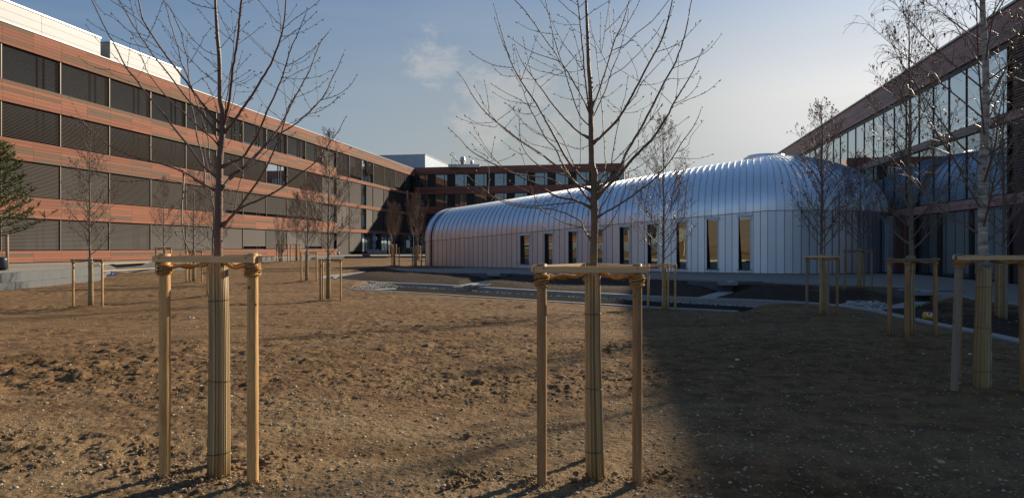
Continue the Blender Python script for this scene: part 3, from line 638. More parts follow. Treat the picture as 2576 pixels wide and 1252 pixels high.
# rooftop volumes
for (va, vb, lab) in ((20, 47.6, 'nearer white panelled plant room on the left roof'), (48.6, 57.4, 'farther white panelled plant room on the left roof')):
    e = empty('roof_plant_room', uv(UF-4, va, 17.03), lab, 'plant room', 'white plant rooms on the left roof')
    mb = MB(); v = va
    mb.uvbox(UF-7, UF-.85, va+.02, vb-.02, 17.04, 18.85)
    nn = max(1, round((vb-va)/5.6)); st = (vb-va)/nn
    for i in range(nn):
        for j in range(3): mb.uvbox(UF-.85, UF-.80, va+i*st+.012, va+(i+1)*st-.012, 17.04+j*.61+.008, 17.04+(j+1)*.61-.008)
    mb.build('cladding', M['white'], e)
    mb = MB(); mb.uvbox(UF-7.05, UF-.74, va-.03, vb+.03, 18.87, 18.97); mb.build('roof_edge', M['zinc'], e)
e = empty('roof_plant_room', uv(-50, 140, 17), 'grey blue box shaped plant room rising behind the far corner', 'plant room')
mb = MB(); mb.uvbox(-62, -43.2, 135, 153, 16.5, 21.3)
for j in range(8): mb.uvbox(-43.2, -43.16, 135, 153, 16.6+j*.58, 16.6+j*.58+.55)
for k in range(8): mb.uvbox(-62+k*2.35, -62+k*2.35+2.32, 134.96, 135, 16.6, 21.28)
mb.build('cladding', M['greymetal'], e)
mb = MB(); mb.uvbox(-62.1, -43.08, 134.9, 153.1, 21.31, 21.42); mb.build('roof_edge', M['zinc'], e)

# far building
FB = empty('office_building', uv(-20, 130, .5), 'shaded dark red office building closing the far end of the court', 'building')
VB = 125.3; UR = -1.5
mb = MB(); mb.uvbox(UF-.3, UR, VB+.3, VB+14, .3, 17.0); mb.build('wall', M['wall'], FB)
for a, b, n in ((4.3, 5.75, 6), (8.2, 9.65, 6), (12.1, 13.5, 6), (15.95, 17.3, 6)):
    mb = MB(); planks(mb, VB, UF+.08, UR, a, b, n, 3.95, -1, axis='u', prob=.25); mb.uvbox(UF-.25, UR-.02, VB+.003, VB+.29, a+.02, b-.02, .6); mb.build('cladding_band', M['clayd'], FB)
mb = MB(); mb.uvbox(UF-.3, UR+.15, VB-.12, VB+.3, 17.31, 17.38); mb.build('roof_edge', M['clayr'], FB)
mb = MB(); mb.uvbox(UF-.3, UR, VB+.31, VB+14, 17.01, 17.06); mb.build('roof', M['roof'], FB)
mb = MB(); planks(mb, UR, VB+.1, VB+14, .5, 17.2, 60, 3.9, 1, prob=.25); mb.build('end_wall', M['clayd'], FB)
for (za, zb) in ((.6, 4.3), (5.75, 8.2), (9.65, 12.1), (13.5, 15.95)):
    u = UF + .1; k = 0
    while u < UR - 1:
        ue = min(u+3.95, UR-.05)
        g = MB(); g.quad(uv(u+.2, VB+.2, za), uv(min(u+2.6, ue), VB+.2, za), uv(min(u+2.6, ue), VB+.2, zb), uv(u+.2, VB+.2, zb)); wn = g.build('window', M['glassd'], FB)
        f = MB()
        for q in (u+.16, u+2.0, min(u+2.6, ue)): f.uvbox(q-.05, q+.05, VB+.08, VB+.21, za, zb)
        f.uvbox(u+.21, min(u+2.55, ue), VB+.1, VB+.21, za, za+.09); f.uvbox(u+.21, min(u+2.55, ue), VB+.1, VB+.21, zb-.09, zb)
        f.build('frame', M['darkframe'], wn)
        u += 3.95
# roof equipment on the far building
mb = MB()
b0, b1 = at(1128, 414, 128), at(1207, 414, 128)
mb.abox(b0.x, b1.x, 127.5, 130.5, 17.07, b0.z); tag(mb.build('duct_box', M['zinc'], None, (b0.x, 129, 17.07)), 'low pale metal duct box on the far roof', 'duct')
for (px, hh, rr, lab) in ((1164, 1.6, .55, 'larger metal vent cowl on the far roof'), (1187, .9, .35, 'smaller metal vent cowl on the far roof')):
    q = at(px, 414, 129.3); zt = b0.z+.02
    mb = MB(); mb.tube([(q.x, 129.3, zt), (q.x, 129.3, zt+hh*.45), (q.x, 129.3, zt+hh*.46), (q.x, 129.3, zt+hh*.62), (q.x, 129.3, zt+hh*.9), (q.x, 129.3, zt+hh)], [rr*.7, rr*.7, rr*1.15, rr*1.1, rr*.75, rr*.8], 16)
    tag(mb.build('vent_cowl', M['zinc'], None, (q.x, 129.3, zt)), lab, 'vent', 'vent cowls on the far roof')
mb = MB()
q = at(1141, 414, 127.9)
for dx in (-.35, .35): mb.tube([(q.x+dx, 127.3, 17.1), (q.x+dx, 127.3, 19.9)], .035, 6)
for k in range(9): mb.tube([(q.x-.35, 127.3, 17.4+k*.3), (q.x+.35, 127.3, 17.4+k*.3)], .02, 5)
for k in range(3):
    zz = 18.4+k*.7; mb.tube([(q.x+.4*math.cos(t), 127.3-.6*math.sin(t), zz) for t in [math.pi*i/8 for i in range(9)]], .02, 5)
tag(mb.build('roof_ladder', M['zinc'], None, (q.x, 127.3, 17.1)), 'caged metal ladder on the far roof', 'ladder')

# right building
RB = empty('office_building', uv(22, 60, 0), 'glazed office building with brown plank roof band rising along the right edge', 'building')
UG = 17.9; RV0, RV1, RL = 18.0, 92.0, 35.9
mb = MB(); mb.uvbox(UG+.3, UG+14, RV0, RV1, -.3, 13.1); mb.build('wall', M['wall'], RB)
for a, b, n, th in ((11.72, 13.28, 7, .30), (7.80, 8.22, 2, .10), (3.78, 4.30, 2, .14)):
    mb = MB(); planks(mb, UG, RV0, RV1, a, b, n, 4.0, -1, prob=.38, th=.05); mb.uvbox(UG+.002, UG+.29, RV0, RV1, a+.01, b-.01, .65); mb.build('cladding_band', M['clayr'], RB)
mb = MB(); mb.uvbox(UG-.16, UG+14, RV0, RV1+.1, 13.30, 13.40); mb.build('roof_edge', M['zinc'], RB)
def rwin(va, vb, za, zb):
    g = MB(); g.quad(uv(UG+.05, vb, za), uv(UG+.05, va, za), uv(UG+.05, va, zb), uv(UG+.05, vb, zb)); wn = g.build('window', M['glassr' if za > 8 else 'glass'], RB)
    f = MB(); f.uvbox(UG+.0, UG+.045, va-.025, va+.025, za, zb); f.uvbox(UG+.03, UG+.045, va+.031, vb-.031, za, za+.05); f.uvbox(UG+.03, UG+.045, va+.031, vb-.031, zb-.05, zb)
    f.build('frame', M['darkframe'], wn)
v = RL
while v < RV1-1:
    for (za, zb) in ((8.24, 11.45), (4.32, 7.78)): rwin(v, min(v+2.02, RV1), za, zb)
    v += 2.02
mb = MB(); mb.uvbox(UG+.05, UG+.29, RV0, RV1, 11.46, 11.71); mb.build('shadow_band', M['darkframe'], RB)  # dark strip that puts the shadow below the roof band into colour
v = RL - .2
while v < 47:
    rwin(v, min(v+3.7, 48.0), .06, 3.76)
    f = MB(); f.uvbox(UG-.05, UG+.045, v-.12, v+.12, .0, 3.77); f.build('column', M['darkframe'], RB); v += 3.7
mb = MB(); mb.uvbox(UG-.01, UG+.29, RL, 48, -.3, .05); mb.build('base_sill', M['darkframe'], RB)
# dark slatted corner, nearest the camera
mb = MB(); mb.uvbox(UG+.1, UG+.29, RV0, RL-.4, -.3, 11.71)
z = .1
while z < 11.6:
    if not any(a-.1 < z < b for a, b in ((7.8, 8.22), (3.78, 4.3))): mb.uvbox(UG+.01, UG+.11, RV0, RL-.45, z, z+.07)
    z += .135
mb.build('slatted_wall', mat('dark slats', (.085, .05, .042), .5), RB)
mb = MB(); mb.uvbox(UG-.1, UG+.29, 48.0, 50.1, .0, 3.9); mb.build('slatted_panel', M['clayd'], RB)
# pale wall piece tying the pavilion to the building
p0, p1 = Vector((26.35, 45.75, 0)), Vector((26.9, 44.95, 0))
mb = MB(); mb.abox(26.1, 26.75, 45.9, 48.5, -.05, 3.75); lk = tag(mb.build('link_wall', M['alulow'], None, (26.4, 47, 0)), 'flat pale metal wall piece between the pavilion and the glass facade', 'wall')
mb = MB(); mb.abox(26.05, 26.8, 45.85, 48.55, 3.76, 3.86); mb.build('coping', M['flash'], lk, None)

# ---------------------------------------------------------------- aluminium pavilion
CC = Vector((19.7, 51.5, 0)); RAD = 8.2; TOP = 8.62
PV = empty('metal_pavilion', (5, 56, -.05), 'long vaulted aluminium clad pavilion with standing seams and a round dome end', 'pavilion')
d0 = Vector((-.342, -.940, 0)).normalized()
WP = [Vector((-8, 61.2, 0)), Vector((-1.7, 56.85, 0)), Vector((4.6, 52.0, 0)), Vector((10.8, 46.95, 0)), CC + d0*RAD]
def wallpt(t):                                    # smooth curve through WP
    n = len(WP)-1; s_ = t*n; i = min(int(s_), n-1); f = s_-i
    P = lambda k: WP[k] if 0 <= k <= n else (WP[0]*2-WP[1] if k < 0 else WP[n] + (WP[n]-WP[n-1]))
    a, b, c, d = P(i-1), P(i), P(i+1), P(i+2)
    return .5*((2*b) + (-a+c)*f + (2*a-5*b+4*c-d)*f*f + (-a+3*b-3*c+d)*f**3)
A0 = Vector((-5.5, 64.5, 0))
def ridge(t):
    b = wallpt(t); wd = 4.1 + (RAD-4.1)*(t**1.35); dr = Vector((.604, .797, 0)).lerp(-d0, t).normalized(); return b + dr*wd
def hf(t): return 2.26 + (4.15-2.26)*t
def Ht(t): return 5.45 + (TOP-5.45)*(t**1.08)*.96 + (TOP-5.45)*.04*t
NP = 26
def prof(b, a, f, H, n=NP, e=2.15):
    pts = []
    for i in range(n+1):
        q = math.pi/2*i/n; c = math.cos(q)**(2/e) if i < n else 0; s_ = math.sin(q)**(2/e)
        p = a.lerp(b, c); pts.append(Vector((p.x, p.y, f + (H-f)*s_)))
    return pts
NT = 60
ts = [i/NT for i in range(NT+1)]
arc0 = math.atan2(d0.y, d0.x); NA = 50
def arcpt(k): q = arc0 + math.pi*k/NA; return CC + Vector((math.cos(q), math.sin(q), 0))*RAD
ribs = [(wallpt(t), ridge(t), hf(t), Ht(t)) for t in ts] + [(arcpt(k), CC, 4.15, TOP) for k in range(1, NA)] + [(ridge(t)*2 - wallpt(t), ridge(t), hf(t), Ht(t)) for t in ts[::-1]]
sh = MB(); 
PR = [prof(b + (b-a).normalized()*.035, a, f, H) for b, a, f, H in ribs]
for i in range(len(PR)-1):
    # each panel bulges very slightly, three columns wide
    A, B = PR[i], PR[i+1]; vs = []; nc = 4
    b_, a_ = ribs[i][0], ribs[i][1]; n_ = (b_-a_).normalized()
    for c in range(nc+1):
        t = c/nc
        for j in range(NP+1):
            vs.append(A[j].lerp(B[j], t))
    m_ = NP+1
    sh.add(vs, [(c*m_+j, (c+1)*m_+j, (c+1)*m_+j+1, c*m_+j+1) for c in range(nc) for j in range(NP)], random.random(), True)
sh.build('roof_skin', M['alu'], PV)
sm = MB()
for i in range(len(PR)):
    P = PR[i]; cen = ribs[i][1]
    dark = i in (2, NT + 20)
    # thin upright fin following the rib
    nrm = []
    for j in range(NP+1):
        t = P[min(j+1, NP)] - P[max(j-1, 0)]
        if i == 0: sd2 = PR[1][min(j, NP-1)] - P[min(j, NP-1)]
        elif i == len(PR)-1: sd2 = P[min(j, NP-1)] - PR[i-1][min(j, NP-1)]
        else: sd2 = PR[i+1][min(j, NP-1)] - PR[i-1][min(j, NP-1)]
        if sd2.length < 1e-5: sd2 = Vector((1, 0, 0))
        nn = sd2.normalized().cross(t.normalized()); nn = nn.normalized() if nn.length > 1e-5 else Vector((0, 0, 1))
        if nn.dot(P[j]-Vector((cen.x, cen.y, 0))) < 0: nn = -nn
        nrm.append((nn, sd2.normalized()))
    h = .06 if i <= NT else .085; wd = .013; jend = NP+1 if i <= NT or i >= NT+NA else NP-1
    vs = []
    for j in range(jend):
        n_, s_ = nrm[j]; p = P[j]; vs += [p - s_*wd - n_*.01, p - s_*wd*.8 + n_*h, p + s_*wd*.8 + n_*h, p + s_*wd - n_*.01]
    sm.add(vs, [(j*4+k, j*4+k+1, j*4+k+5, j*4+k+4) for j in range(jend-1) for k in range(3)], .3)
sm.build('standing_seams', mat('seam metal', (.40, .43, .48), .33, metal=.9), PV)  # seams coloured darker than the skin to carry their shadow line
mb = MB()
for i in (1, NT+17):
    P = PR[i]; Q = PR[i+1]; vs = []
    for j in range(NP+1):
        n_ = (P[j] - Vector((ribs[i][1].x, ribs[i][1].y, 1.5))).normalized(); a = P[j].lerp(Q[j], .30) + n_*.03; b = P[j].lerp(Q[j], .62) + n_*.03; vs += [a, b]
    a0 = ribs[i][0].lerp(ribs[i+1][0], .30); b0_ = ribs[i][0].lerp(ribs[i+1][0], .62); o_ = (ribs[i][0]-ribs[i][1]).normalized()*.05
    vs = [a0+o_+Vector((0, 0, -.05)), b0_+o_+Vector((0, 0, -.05))] + vs
    mb.add(vs, [(j*2, j*2+1, j*2+3, j*2+2) for j in range(NP+1)])
mb.build('expansion_joint', M['black'], PV)
# lower walls with real window openings
def t_at_px(x):
    lo, hi = 0., 1.
    for _ in range(40):
        m_ = (lo+hi)/2; p = wallpt(m_)
        if CX + F*p.x/p.y < x: lo = m_
        else: hi = m_
    return (lo+hi)/2
WX = [(1308,1333),(1369,1392),(1429,1453),(1493,1518),(1558,1585),(1628,1656),(1701,1729),(1777,1808),(1857,1890)]
WIN = []
for k, (a, b) in enumerate(WX): WIN.append((t_at_px(a), t_at_px(b), .36-.13*k/8, 2.70 + (3.76-2.70)*k/8))
lw = MB(); cuts = sorted(set(ts + [q for w_ in WIN for q in w_[:2]]))
def wp(t, z, ins=0): 
    b = wallpt(t); r_ = (ridge(t)-b).normalized(); q = b + r_*ins; return Vector((q.x, q.y, z))
for a, b in zip(cuts[:-1], cuts[1:]):
    m_ = (a+b)/2; rv = (math.floor(m_*NT)*.618) % 1; hit = [w_ for w_ in WIN if w_[0] < m_ < w_[1]]
    if hit:
        _, _, zs, zh = hit[0]
        lw.quad(wp(a, -.4), wp(b, -.4), wp(b, zs), wp(a, zs), rv); lw.quad(wp(a, zh), wp(b, zh), wp(b, hf(b)), wp(a, hf(a)), rv)
    else: lw.quad(wp(a, -.4), wp(b, -.4), wp(b, hf(b)), wp(a, hf(a)), rv)
for k in range(NT, len(ribs)-1):
    b0, b1 = ribs[k][0], ribs[k+1][0]; f0, f1 = ribs[k][2], ribs[k+1][2]
    lw.quad((b0.x, b0.y, -.4), (b1.x, b1.y, -.4), (b1.x, b1.y, f1), (b0.x, b0.y, f0), (k*.618) % 1)
# seams of the lower wall: slim dark shadow gaps with a raised lip
lw.build('side_wall', M['alulow'], PV)
ls = MB()
for i, (b, a, f, H) in enumerate(ribs):
    if i <= NT and any(w_[0]-.002 < i/NT < w_[1]+.002 for w_ in WIN):
        w_ = [w_ for w_ in WIN if w_[0]-.002 < i/NT < w_[1]+.002][0]; spans = ((-.1, w_[2]-.02), (w_[3]+.1, f))
    else: spans = ((-.1, f),)
    n_ = (b-a).normalized(); s_ = Vector((-n_.y, n_.x, 0))
    hh = .045 if i > NT + 3 else .018
    for z0, z1 in spans:
        if z1 > z0: ls.box((b.x + n_.x*hh/2, b.y + n_.y*hh/2, (z0+z1)/2), s_*.015, n_*hh/2, (0, 0, (z1-z0)/2), .2)
ls.build('wall_seams', mat('shaded seam metal', (.10, .11, .13), .5, metal=.3), PV)
# end wall
P = PR[0]; Q = PR[-1]; vs = [wallpt(0) + Vector((0, 0, -.4))] + [p.copy() for p in P] + [q.copy() for q in Q[::-1]] + [ribs[-1][0] + Vector((0, 0, -.4))]
mb = MB(); mb.add(vs, [tuple(range(len(vs)))], .5); mb.build('end_wall', M['alulow'], PV)
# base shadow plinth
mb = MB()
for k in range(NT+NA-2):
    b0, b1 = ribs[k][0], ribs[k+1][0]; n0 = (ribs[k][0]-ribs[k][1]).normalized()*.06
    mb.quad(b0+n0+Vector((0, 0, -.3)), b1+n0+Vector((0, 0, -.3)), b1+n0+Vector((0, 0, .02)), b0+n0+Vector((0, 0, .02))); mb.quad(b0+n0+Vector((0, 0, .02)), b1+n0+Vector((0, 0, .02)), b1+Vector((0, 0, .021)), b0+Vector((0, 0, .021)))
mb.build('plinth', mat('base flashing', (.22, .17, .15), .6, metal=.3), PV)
M['wframe'] = mat('white powder coated frame', (.74, .75, .77), .45)
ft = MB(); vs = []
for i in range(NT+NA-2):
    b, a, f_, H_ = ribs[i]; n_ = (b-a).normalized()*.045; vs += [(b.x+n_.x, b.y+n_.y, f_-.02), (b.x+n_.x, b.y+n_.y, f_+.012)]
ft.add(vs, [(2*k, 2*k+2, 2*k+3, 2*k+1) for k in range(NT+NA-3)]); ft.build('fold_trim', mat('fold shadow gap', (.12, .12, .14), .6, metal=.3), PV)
# windows of the pavilion
for (ta, tb, zs, zh) in WIN:
    a, b = wallpt(ta), wallpt(tb); al = (b-a).normalized(); inn = (ridge(ta)-a).normalized(); W_ = (b-a).length; cen = (a+b)/2
    g = MB(); di, dt = .34, .27
    q = lambda s_, z, d_: Vector((a.x, a.y, 0)) + al*s_ + inn*d_ + Vector((0, 0, z))
    g.quad(q(.0, zs, di), q(W_, zs, di), q(W_, zh, dt), q(0, zh, dt)); wn = g.build('window', M['glassp'], PV)
    f = MB()
    f.add([q(.0, zs, -.03), q(W_*.30, zs, di-.004), q(W_*.06, zh, dt-.004), q(.0, zh, -.03)], [(0, 1, 2, 3)]); f.add([q(W_, zs, -.03), q(W_, zs, di), q(W_, zh, dt), q(W_, zh, -.03)], [(3, 2, 1, 0)])  # left jamb flared into a dark wedge, in place of its mirror image
    f.add([q(.0, zh, -.03), q(W_, zh, -.03), q(W_, zh, dt), q(0, zh, dt)], [(0, 1, 2, 3)]); f.build('reveal_with_reflection', M['darkframe'], wn)
    f = MB()
    f.box(q(W_-.04, (zs+zh)/2, .10), al*.04, inn*.12, (0, 0, (zh-zs)/2)); f.box(q(.015, (zs+zh)/2, .0), al*.015, inn*.03, (0, 0, (zh-zs)/2)); f.build('frame', M['wframe'], wn)
    f = MB(); f.box(q(W_/2, zh+.08, -.06), al*(W_/2+.05), inn*.09, (0, 0, .09)); f.build('shutter_box', M['wframe'], wn)
    f = MB(); f.box(q(W_/2, zs-.03, .1), al*(W_/2+.06), inn*.2, (0, 0, .025)); f.build('sill', M['darkconc'], wn)
    f = MB(); f.box(q(W_*.27, zs-.22, -.012), al*(W_*.25), inn*.01, (0, 0, .10)); f.box(q(W_*.8, zs-.22, -.012), al*(W_*.25), inn*.01, (0, 0, .10)); f.build('apron_panels', M['wframe'], wn)
# oculus
oc = MB(); ring = 40
def rr(r, z): return [(CC.x+math.cos(2*math.pi*k/ring)*r, CC.y+math.sin(2*math.pi*k/ring)*r, z) for k in range(ring)]
vs = []
for r_, z_ in ((1.62, TOP-.12), (1.62, TOP+.05), (1.52, TOP+.09), (1.42, TOP+.10), (1.36, TOP+.22), (1.0, TOP+.30), (.02, TOP+.36)): vs += rr(r_, z_)
oc.add(vs, [(l*ring+k, l*ring+(k+1) % ring, (l+1)*ring+(k+1) % ring, (l+1)*ring+k) for l in range(6) for k in range(ring)], .5, False)
oc.build('oculus', M['alu'], PV)

# ---------------------------------------------------------------- stake frames
def stake_frame(key, base, pts, topz, pr, label, old=(False, False, False), boardold=False, railh=.055, rope=True, n=16, wrap_c=None, single_front=True, lean=None):
    """three posts joined by three rails, coir rope slung round the trunk"""
    e = empty('stake_frame', (base[0], base[1], zg(*base)), label, 'tree stake', 'three legged timber frames staking young trees')
    tops = []
    for i, (x, y) in enumerate(pts):
        zb = zg(x, y)-.12; l = lean[i] if lean else (0, 0); tx, ty = x+l[0], y+l[1]
        mb = MB(); k = 14 if n > 10 else 5; P = []; Rr_ = []
        for j in range(k+1):
            t = j/k; P.append((x+(tx-x)*t, y+(ty-y)*t, zb+(topz-zb)*t)); Rr_.append(pr*(1.0+.05*math.sin(3*t+i)+random.uniform(-.02, .02)*(n > 10)))
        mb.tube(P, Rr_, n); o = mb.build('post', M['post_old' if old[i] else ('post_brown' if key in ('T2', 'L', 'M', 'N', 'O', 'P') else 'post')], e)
        if n > 10:
            kn = MB()
            for _ in range(5):
                a = random.uniform(0, 6.28); z = random.uniform(.2, topz-.2); c = Vector((x+math.cos(a)*pr*.97, y+math.sin(a)*pr*.97, z)); t_ = Vector((-math.sin(a), math.cos(a), 0)); nn = Vector((math.cos(a), math.sin(a), 0))
                rk = random.uniform(.006, .011); kn.add([c+nn*.0035] + [c + t_*math.cos(q)*rk + Vector((0, 0, math.sin(q)*rk*1.3)) + nn*.0005 for q in [k2*math.pi/4 for k2 in range(8)]], [(0, k2+1, (k2+1) % 8+1) for k2 in range(8)])
            kn.build('knot', M['knot'], o)
        tops.append(Vector((tx, ty, topz)))
    cen = (tops[0]+tops[1]+tops[2])/3
    for i in range(3):
        a, b = tops[i], tops[(i+1) % 3]; d = (b-a); d.z = 0; L = d.length; d.normalize(); nn = Vector((d.y, -d.x, 0))
        if nn.dot((a+b)/2-cen) < 0: nn = -nn
        mid = (a+b)/2 + nn*(pr+.013); ext = .055 if L > .3 else .03
        mb = MB(); zt = topz - railh - .012 - (.0 if i else .006)
        mb.box((mid.x, mid.y, zt), d*(L/2+ext), nn*.012, (0, 0, railh))
        o = mb.build('rail', M['board_old' if boardold else 'board'], e)
        if n > 10:
            nb = MB()
            for sgn in (-1, 1):
                c = mid + d*sgn*(L/2-.01) + nn*.0135; nb.tube([(c.x, c.y, zt+.01), (c.x+nn.x*.002, c.y+nn.y*.002, zt+.01)], .005, 8)
            nb.build('nail', M['wire'], o)
    if rope:
        rb = MB(); rz = topz - 2*railh - .06; tc_ = wrap_c or (cen.x, cen.y); nf = 6 if n > 10 else 2
        for i, t in enumerate(tops):
            steps = 26 if n > 10 else 6
            for k in range(nf):
                zc = rz + (k-nf/2)*.014 + random.uniform(-.004, .004); rr_ = pr + .008 + random.uniform(-.003, .008)
                rb.tube([(t.x+math.cos(q)*rr_*random.uniform(.97, 1.06), t.y+math.sin(q)*rr_*random.uniform(.97, 1.06), zc+.012*math.sin(q+k)) for q in [2*math.pi*s_/steps for s_ in range(steps+1)]], .0085 if n > 10 else .014, 6, smooth=True, wob=.2 if n > 10 else 0)
            st, en = Vector((t.x, t.y, rz)), Vector((tc_[0], tc_[1], rz+.045))
            dd = (en-st); dd.normalize(); st = st + dd*pr; 
            for s_ in (-1, 1):
                sdv = Vector((-dd.y, dd.x, 0))*.018*s_
                rb.tube([st.lerp(en, q) + sdv*(1-q*.3) + Vector((0, 0, .012*math.sin(q*9+s_)-.03*math.sin(q*math.pi)*(.3))) for q in [k/10 for k in range(11)]], .014 if n > 10 else .016, 7, wob=.22 if n > 10 else 0)
            if n > 10:
                for _ in range(90):                     # loose coir fibres
                    q = random.uniform(0, 6.28); b_ = Vector((t.x+math.cos(q)*(pr+.012), t.y+math.sin(q)*(pr+.012), rz+random.uniform(-.05, .05)))
                    if random.random() < .4: b_ = st.lerp(en, random.random())
                    d_ = Vector((random.gauss(0, 1), random.gauss(0, 1), random.gauss(-.3, 1))).normalized()*random.uniform(.012, .045)
                    rb.tube([b_, b_+d_*.5+Vector((0, 0, -.003)), b_+d_+Vector((0, 0, -.012))], .0007, 3, caps=False)
        rb.build('rope', M['rope'], e)
    return e, cen

# ---------------------------------------------------------------- reed wraps
def reed_wrap(par, path, rads, nreed, rr_, wires=True):
    mb = MB(); m_ = len(path)
    for k in range(nreed):
        if nreed > 40 and random.random() < .03: continue
        q = 2*math.pi*(k+random.uniform(-.3, .3))/nreed; tw = random.uniform(-.06, .06); off = random.uniform(0, rr_*.9); P = []
        t0 = random.uniform(0, .006); t1 = 1 - abs(random.gauss(-.004, .018))
        for j in range(7):
            t = t0 + (t1-t0)*j/6; s_ = t*(m_-1); i = min(int(s_), m_-2); f = s_-i; c = Vector(path[i]).lerp(Vector(path[i+1]), f); r_ = rads[i]*(1-f)+rads[i+1]*f
            P.append(c + Vector((math.cos(q+tw*t), math.sin(q+tw*t), 0))*(r_ - rr_*.4 + off*.35))
        mb.tube(P, [rr_*random.uniform(.75, 1.15)]*7, 5, random.random(), smooth=True)
    mb.tube(path, [r_-rr_*.5 for r_ in rads], 14, .35)
    wp_ = mb.build('reed_wrap', M['reed'], par)
    if wires:
        for t in wires:
            wb = MB()
            s_ = t*(m_-1); i = min(int(s_), m_-2); f = s_-i; c = Vector(path[i]).lerp(Vector(path[i+1]), f); r_ = (rads[i]*(1-f)+rads[i+1]*f) + rr_*1.5
            wb.tube([c + Vector((math.cos(q)*r_, math.sin(q)*r_, .006*math.sin(q+t*9))) for q in [2*math.pi*k/28 for k in range(29)]], .0022 if nreed > 40 else .004, 5)
            wb.build('tie_wire', M['wire'], wp_)
# ---------------------------------------------------------------- the two near trees: limbs measured on the photograph, spread in depth
ORG = {1: (200, 0), 2: (560, 0), 3: (200, 360), 4: (560, 360), 5: (1280, 0), 6: (1600, 0), 7: (1280, 360), 8: (1600, 360)}
def topx(reg, x, y): ox, oy = ORG[reg]; return (ox + x/3.13)/1.14635, (oy + y/3.13)/1.14635
def P_(s): 
    n = [float(a) for a in s.replace(',', ' ').split()]; return list(zip(n[::2], n[1::2]))
def smooth_line(pts, k=3):
    out = []; n = len(pts)
    for i in range(n-1):
        a = pts[max(i-1, 0)]; b = pts[i]; c = pts[i+1]; d = pts[min(i+2, n-1)]
        for j in range(k):
            f = j/k; out.append(tuple(.5*((2*b[q]) + (-a[q]+c[q])*f + (2*a[q]-5*b[q]+4*c[q]-d[q])*f*f + (-a[q]+3*b[q]-3*c[q]+d[q])*f**3) for q in range(len(b))))
    out.append(pts[-1]); return out
def near_tree(label, base, Y0, trunk, limbs, bark, wrapdef, seed):
    rnd_ = random.Random(seed)
    e = empty('young_tree', (base[0], base[1], zg(*base)), label, 'tree', 'two bare young trees in the foreground')
    reg, w0, w1, pts = trunk
    tp = [(*topx(reg, x, y), wd) for (x, y, wd) in pts]; tp = smooth_line(tp, 4)
    P3 = [at(x, y, Y0) for x, y, _ in tp]; rad = [w_/3.13/1.14635*Y0/F/2 for _, _, w_ in tp]
    low = Vector((base[0], base[1], zg(*base)-.1)); top_w = wrapdef[0][-1]
    P3 = [low, Vector(wrapdef[0][1])] + [p for p in P3 if p.z > top_w[2]-.06]; rad = [rad[0]*1.2, rad[0]*1.1] + rad[len(rad)-len(P3)+2:]
    mb = MB(); mb.tube(P3, [r*(1+rnd_.uniform(-.04, .05)) for r in rad], 20, wob=.025)
    # knuckles where limbs leave
    trk = mb
    known = [(x, y, Y0, w_) for x, y, w_ in tp]
    crown = MB(); jobs = []
    for reg, w0, w1, s in limbs:
        pts = [topx(reg, x, y) for x, y in P_(s)]; pts = smooth_line(pts, 3)
        # out of the frame the limb simply grows on for a while
        if pts[-1][1] < 6 and len(pts) > 2:
            dx, dy = pts[-1][0]-pts[-4][0], pts[-1][1]-pts[-4][1]; l = math.hypot(dx, dy); ext = 45 + w1*9
            pts += [(pts[-1][0]+dx/l*ext*k/4, pts[-1][1]+dy/l*ext*k/4) for k in range(1, 5)]
        L = sum(math.hypot(a[0]-b[0], a[1]-b[1]) for a, b in zip(pts, pts[1:])); jobs.append((w0, w1, pts, L))
    jobs.sort(key=lambda j: -j[0])
    for w0, w1, pts, L in jobs:
        x0, y0 = pts[0]; best = min(known, key=lambda k: (k[0]-x0)**2 + (k[1]-y0)**2); dist = math.hypot(best[0]-x0, best[1]-y0)
        ys = best[2] if dist < 14 else Y0 + rnd_.uniform(-.25, .35)
        slope = rnd_.choice((-1, 1))*rnd_.uniform(.25, .75)
        if ys < Y0 - .55: slope = abs(slope)*.4
        if ys > Y0 + .75: slope = -abs(slope)*.4
        if dist < 14 and dist > 2.5: pts = [(best[0], best[1])] + pts
        acc = 0; P = []; Rr_ = []; prev = pts[0]
        for x, y in pts:
            acc += math.hypot(x-prev[0], y-prev[1]); prev = (x, y); t = min(1, acc/max(L, 1)); Yd = ys + slope*acc/F*Y0*(1-.25*t)
            wd = max((w0*(1-t)**.9 + w1*(1-(1-t)**.9)), 3.2); P.append(at(x, y, Yd)); Rr_.append(wd*.92/3.13/1.14635*Yd/F/2); known.append((x, y, Yd, wd))
        m_ = len(P); Rr_[-1] *= .6; Rr_[0] *= 1.12
        P = [p + Vector((rnd_.gauss(0, .0012), rnd_.gauss(0, .002), rnd_.gauss(0, .0012))) for p in P]
        crown.tube(P, Rr_, 9 if w0 > 12 else 6, wob=.03)
        # buds and spurs
        s_ = 0; side = 1
        for a, b, ra in zip(P[1:], P[2:], Rr_[1:]):
            seg = (b-a).length; s_ += seg
            while s_ > .045:
                s_ -= .045 + rnd_.uniform(0, .03); d = (b-a).normalized(); perp = d.cross(Vector((rnd_.gauss(0, 1), rnd_.gauss(0, 1), rnd_.gauss(0, 1)))).normalized()
                ln = rnd_.choice((.008, .010, .013, .019)); q = a.lerp(b, rnd_.random()); o_ = q + perp*ra*.8
                crown.tube([o_, o_ + perp*ln*.55 + d*ln*.4, o_ + perp*ln*.75 + d*ln*1.0], [.0022, .0026, .0010], 4, caps=False)
        tip = P[-1]; d = (P[-1]-P[-2]).normalized(); crown.tube([tip-d*.004, tip+d*.006, tip+d*.016], [.0026, .0042, .001], 5)
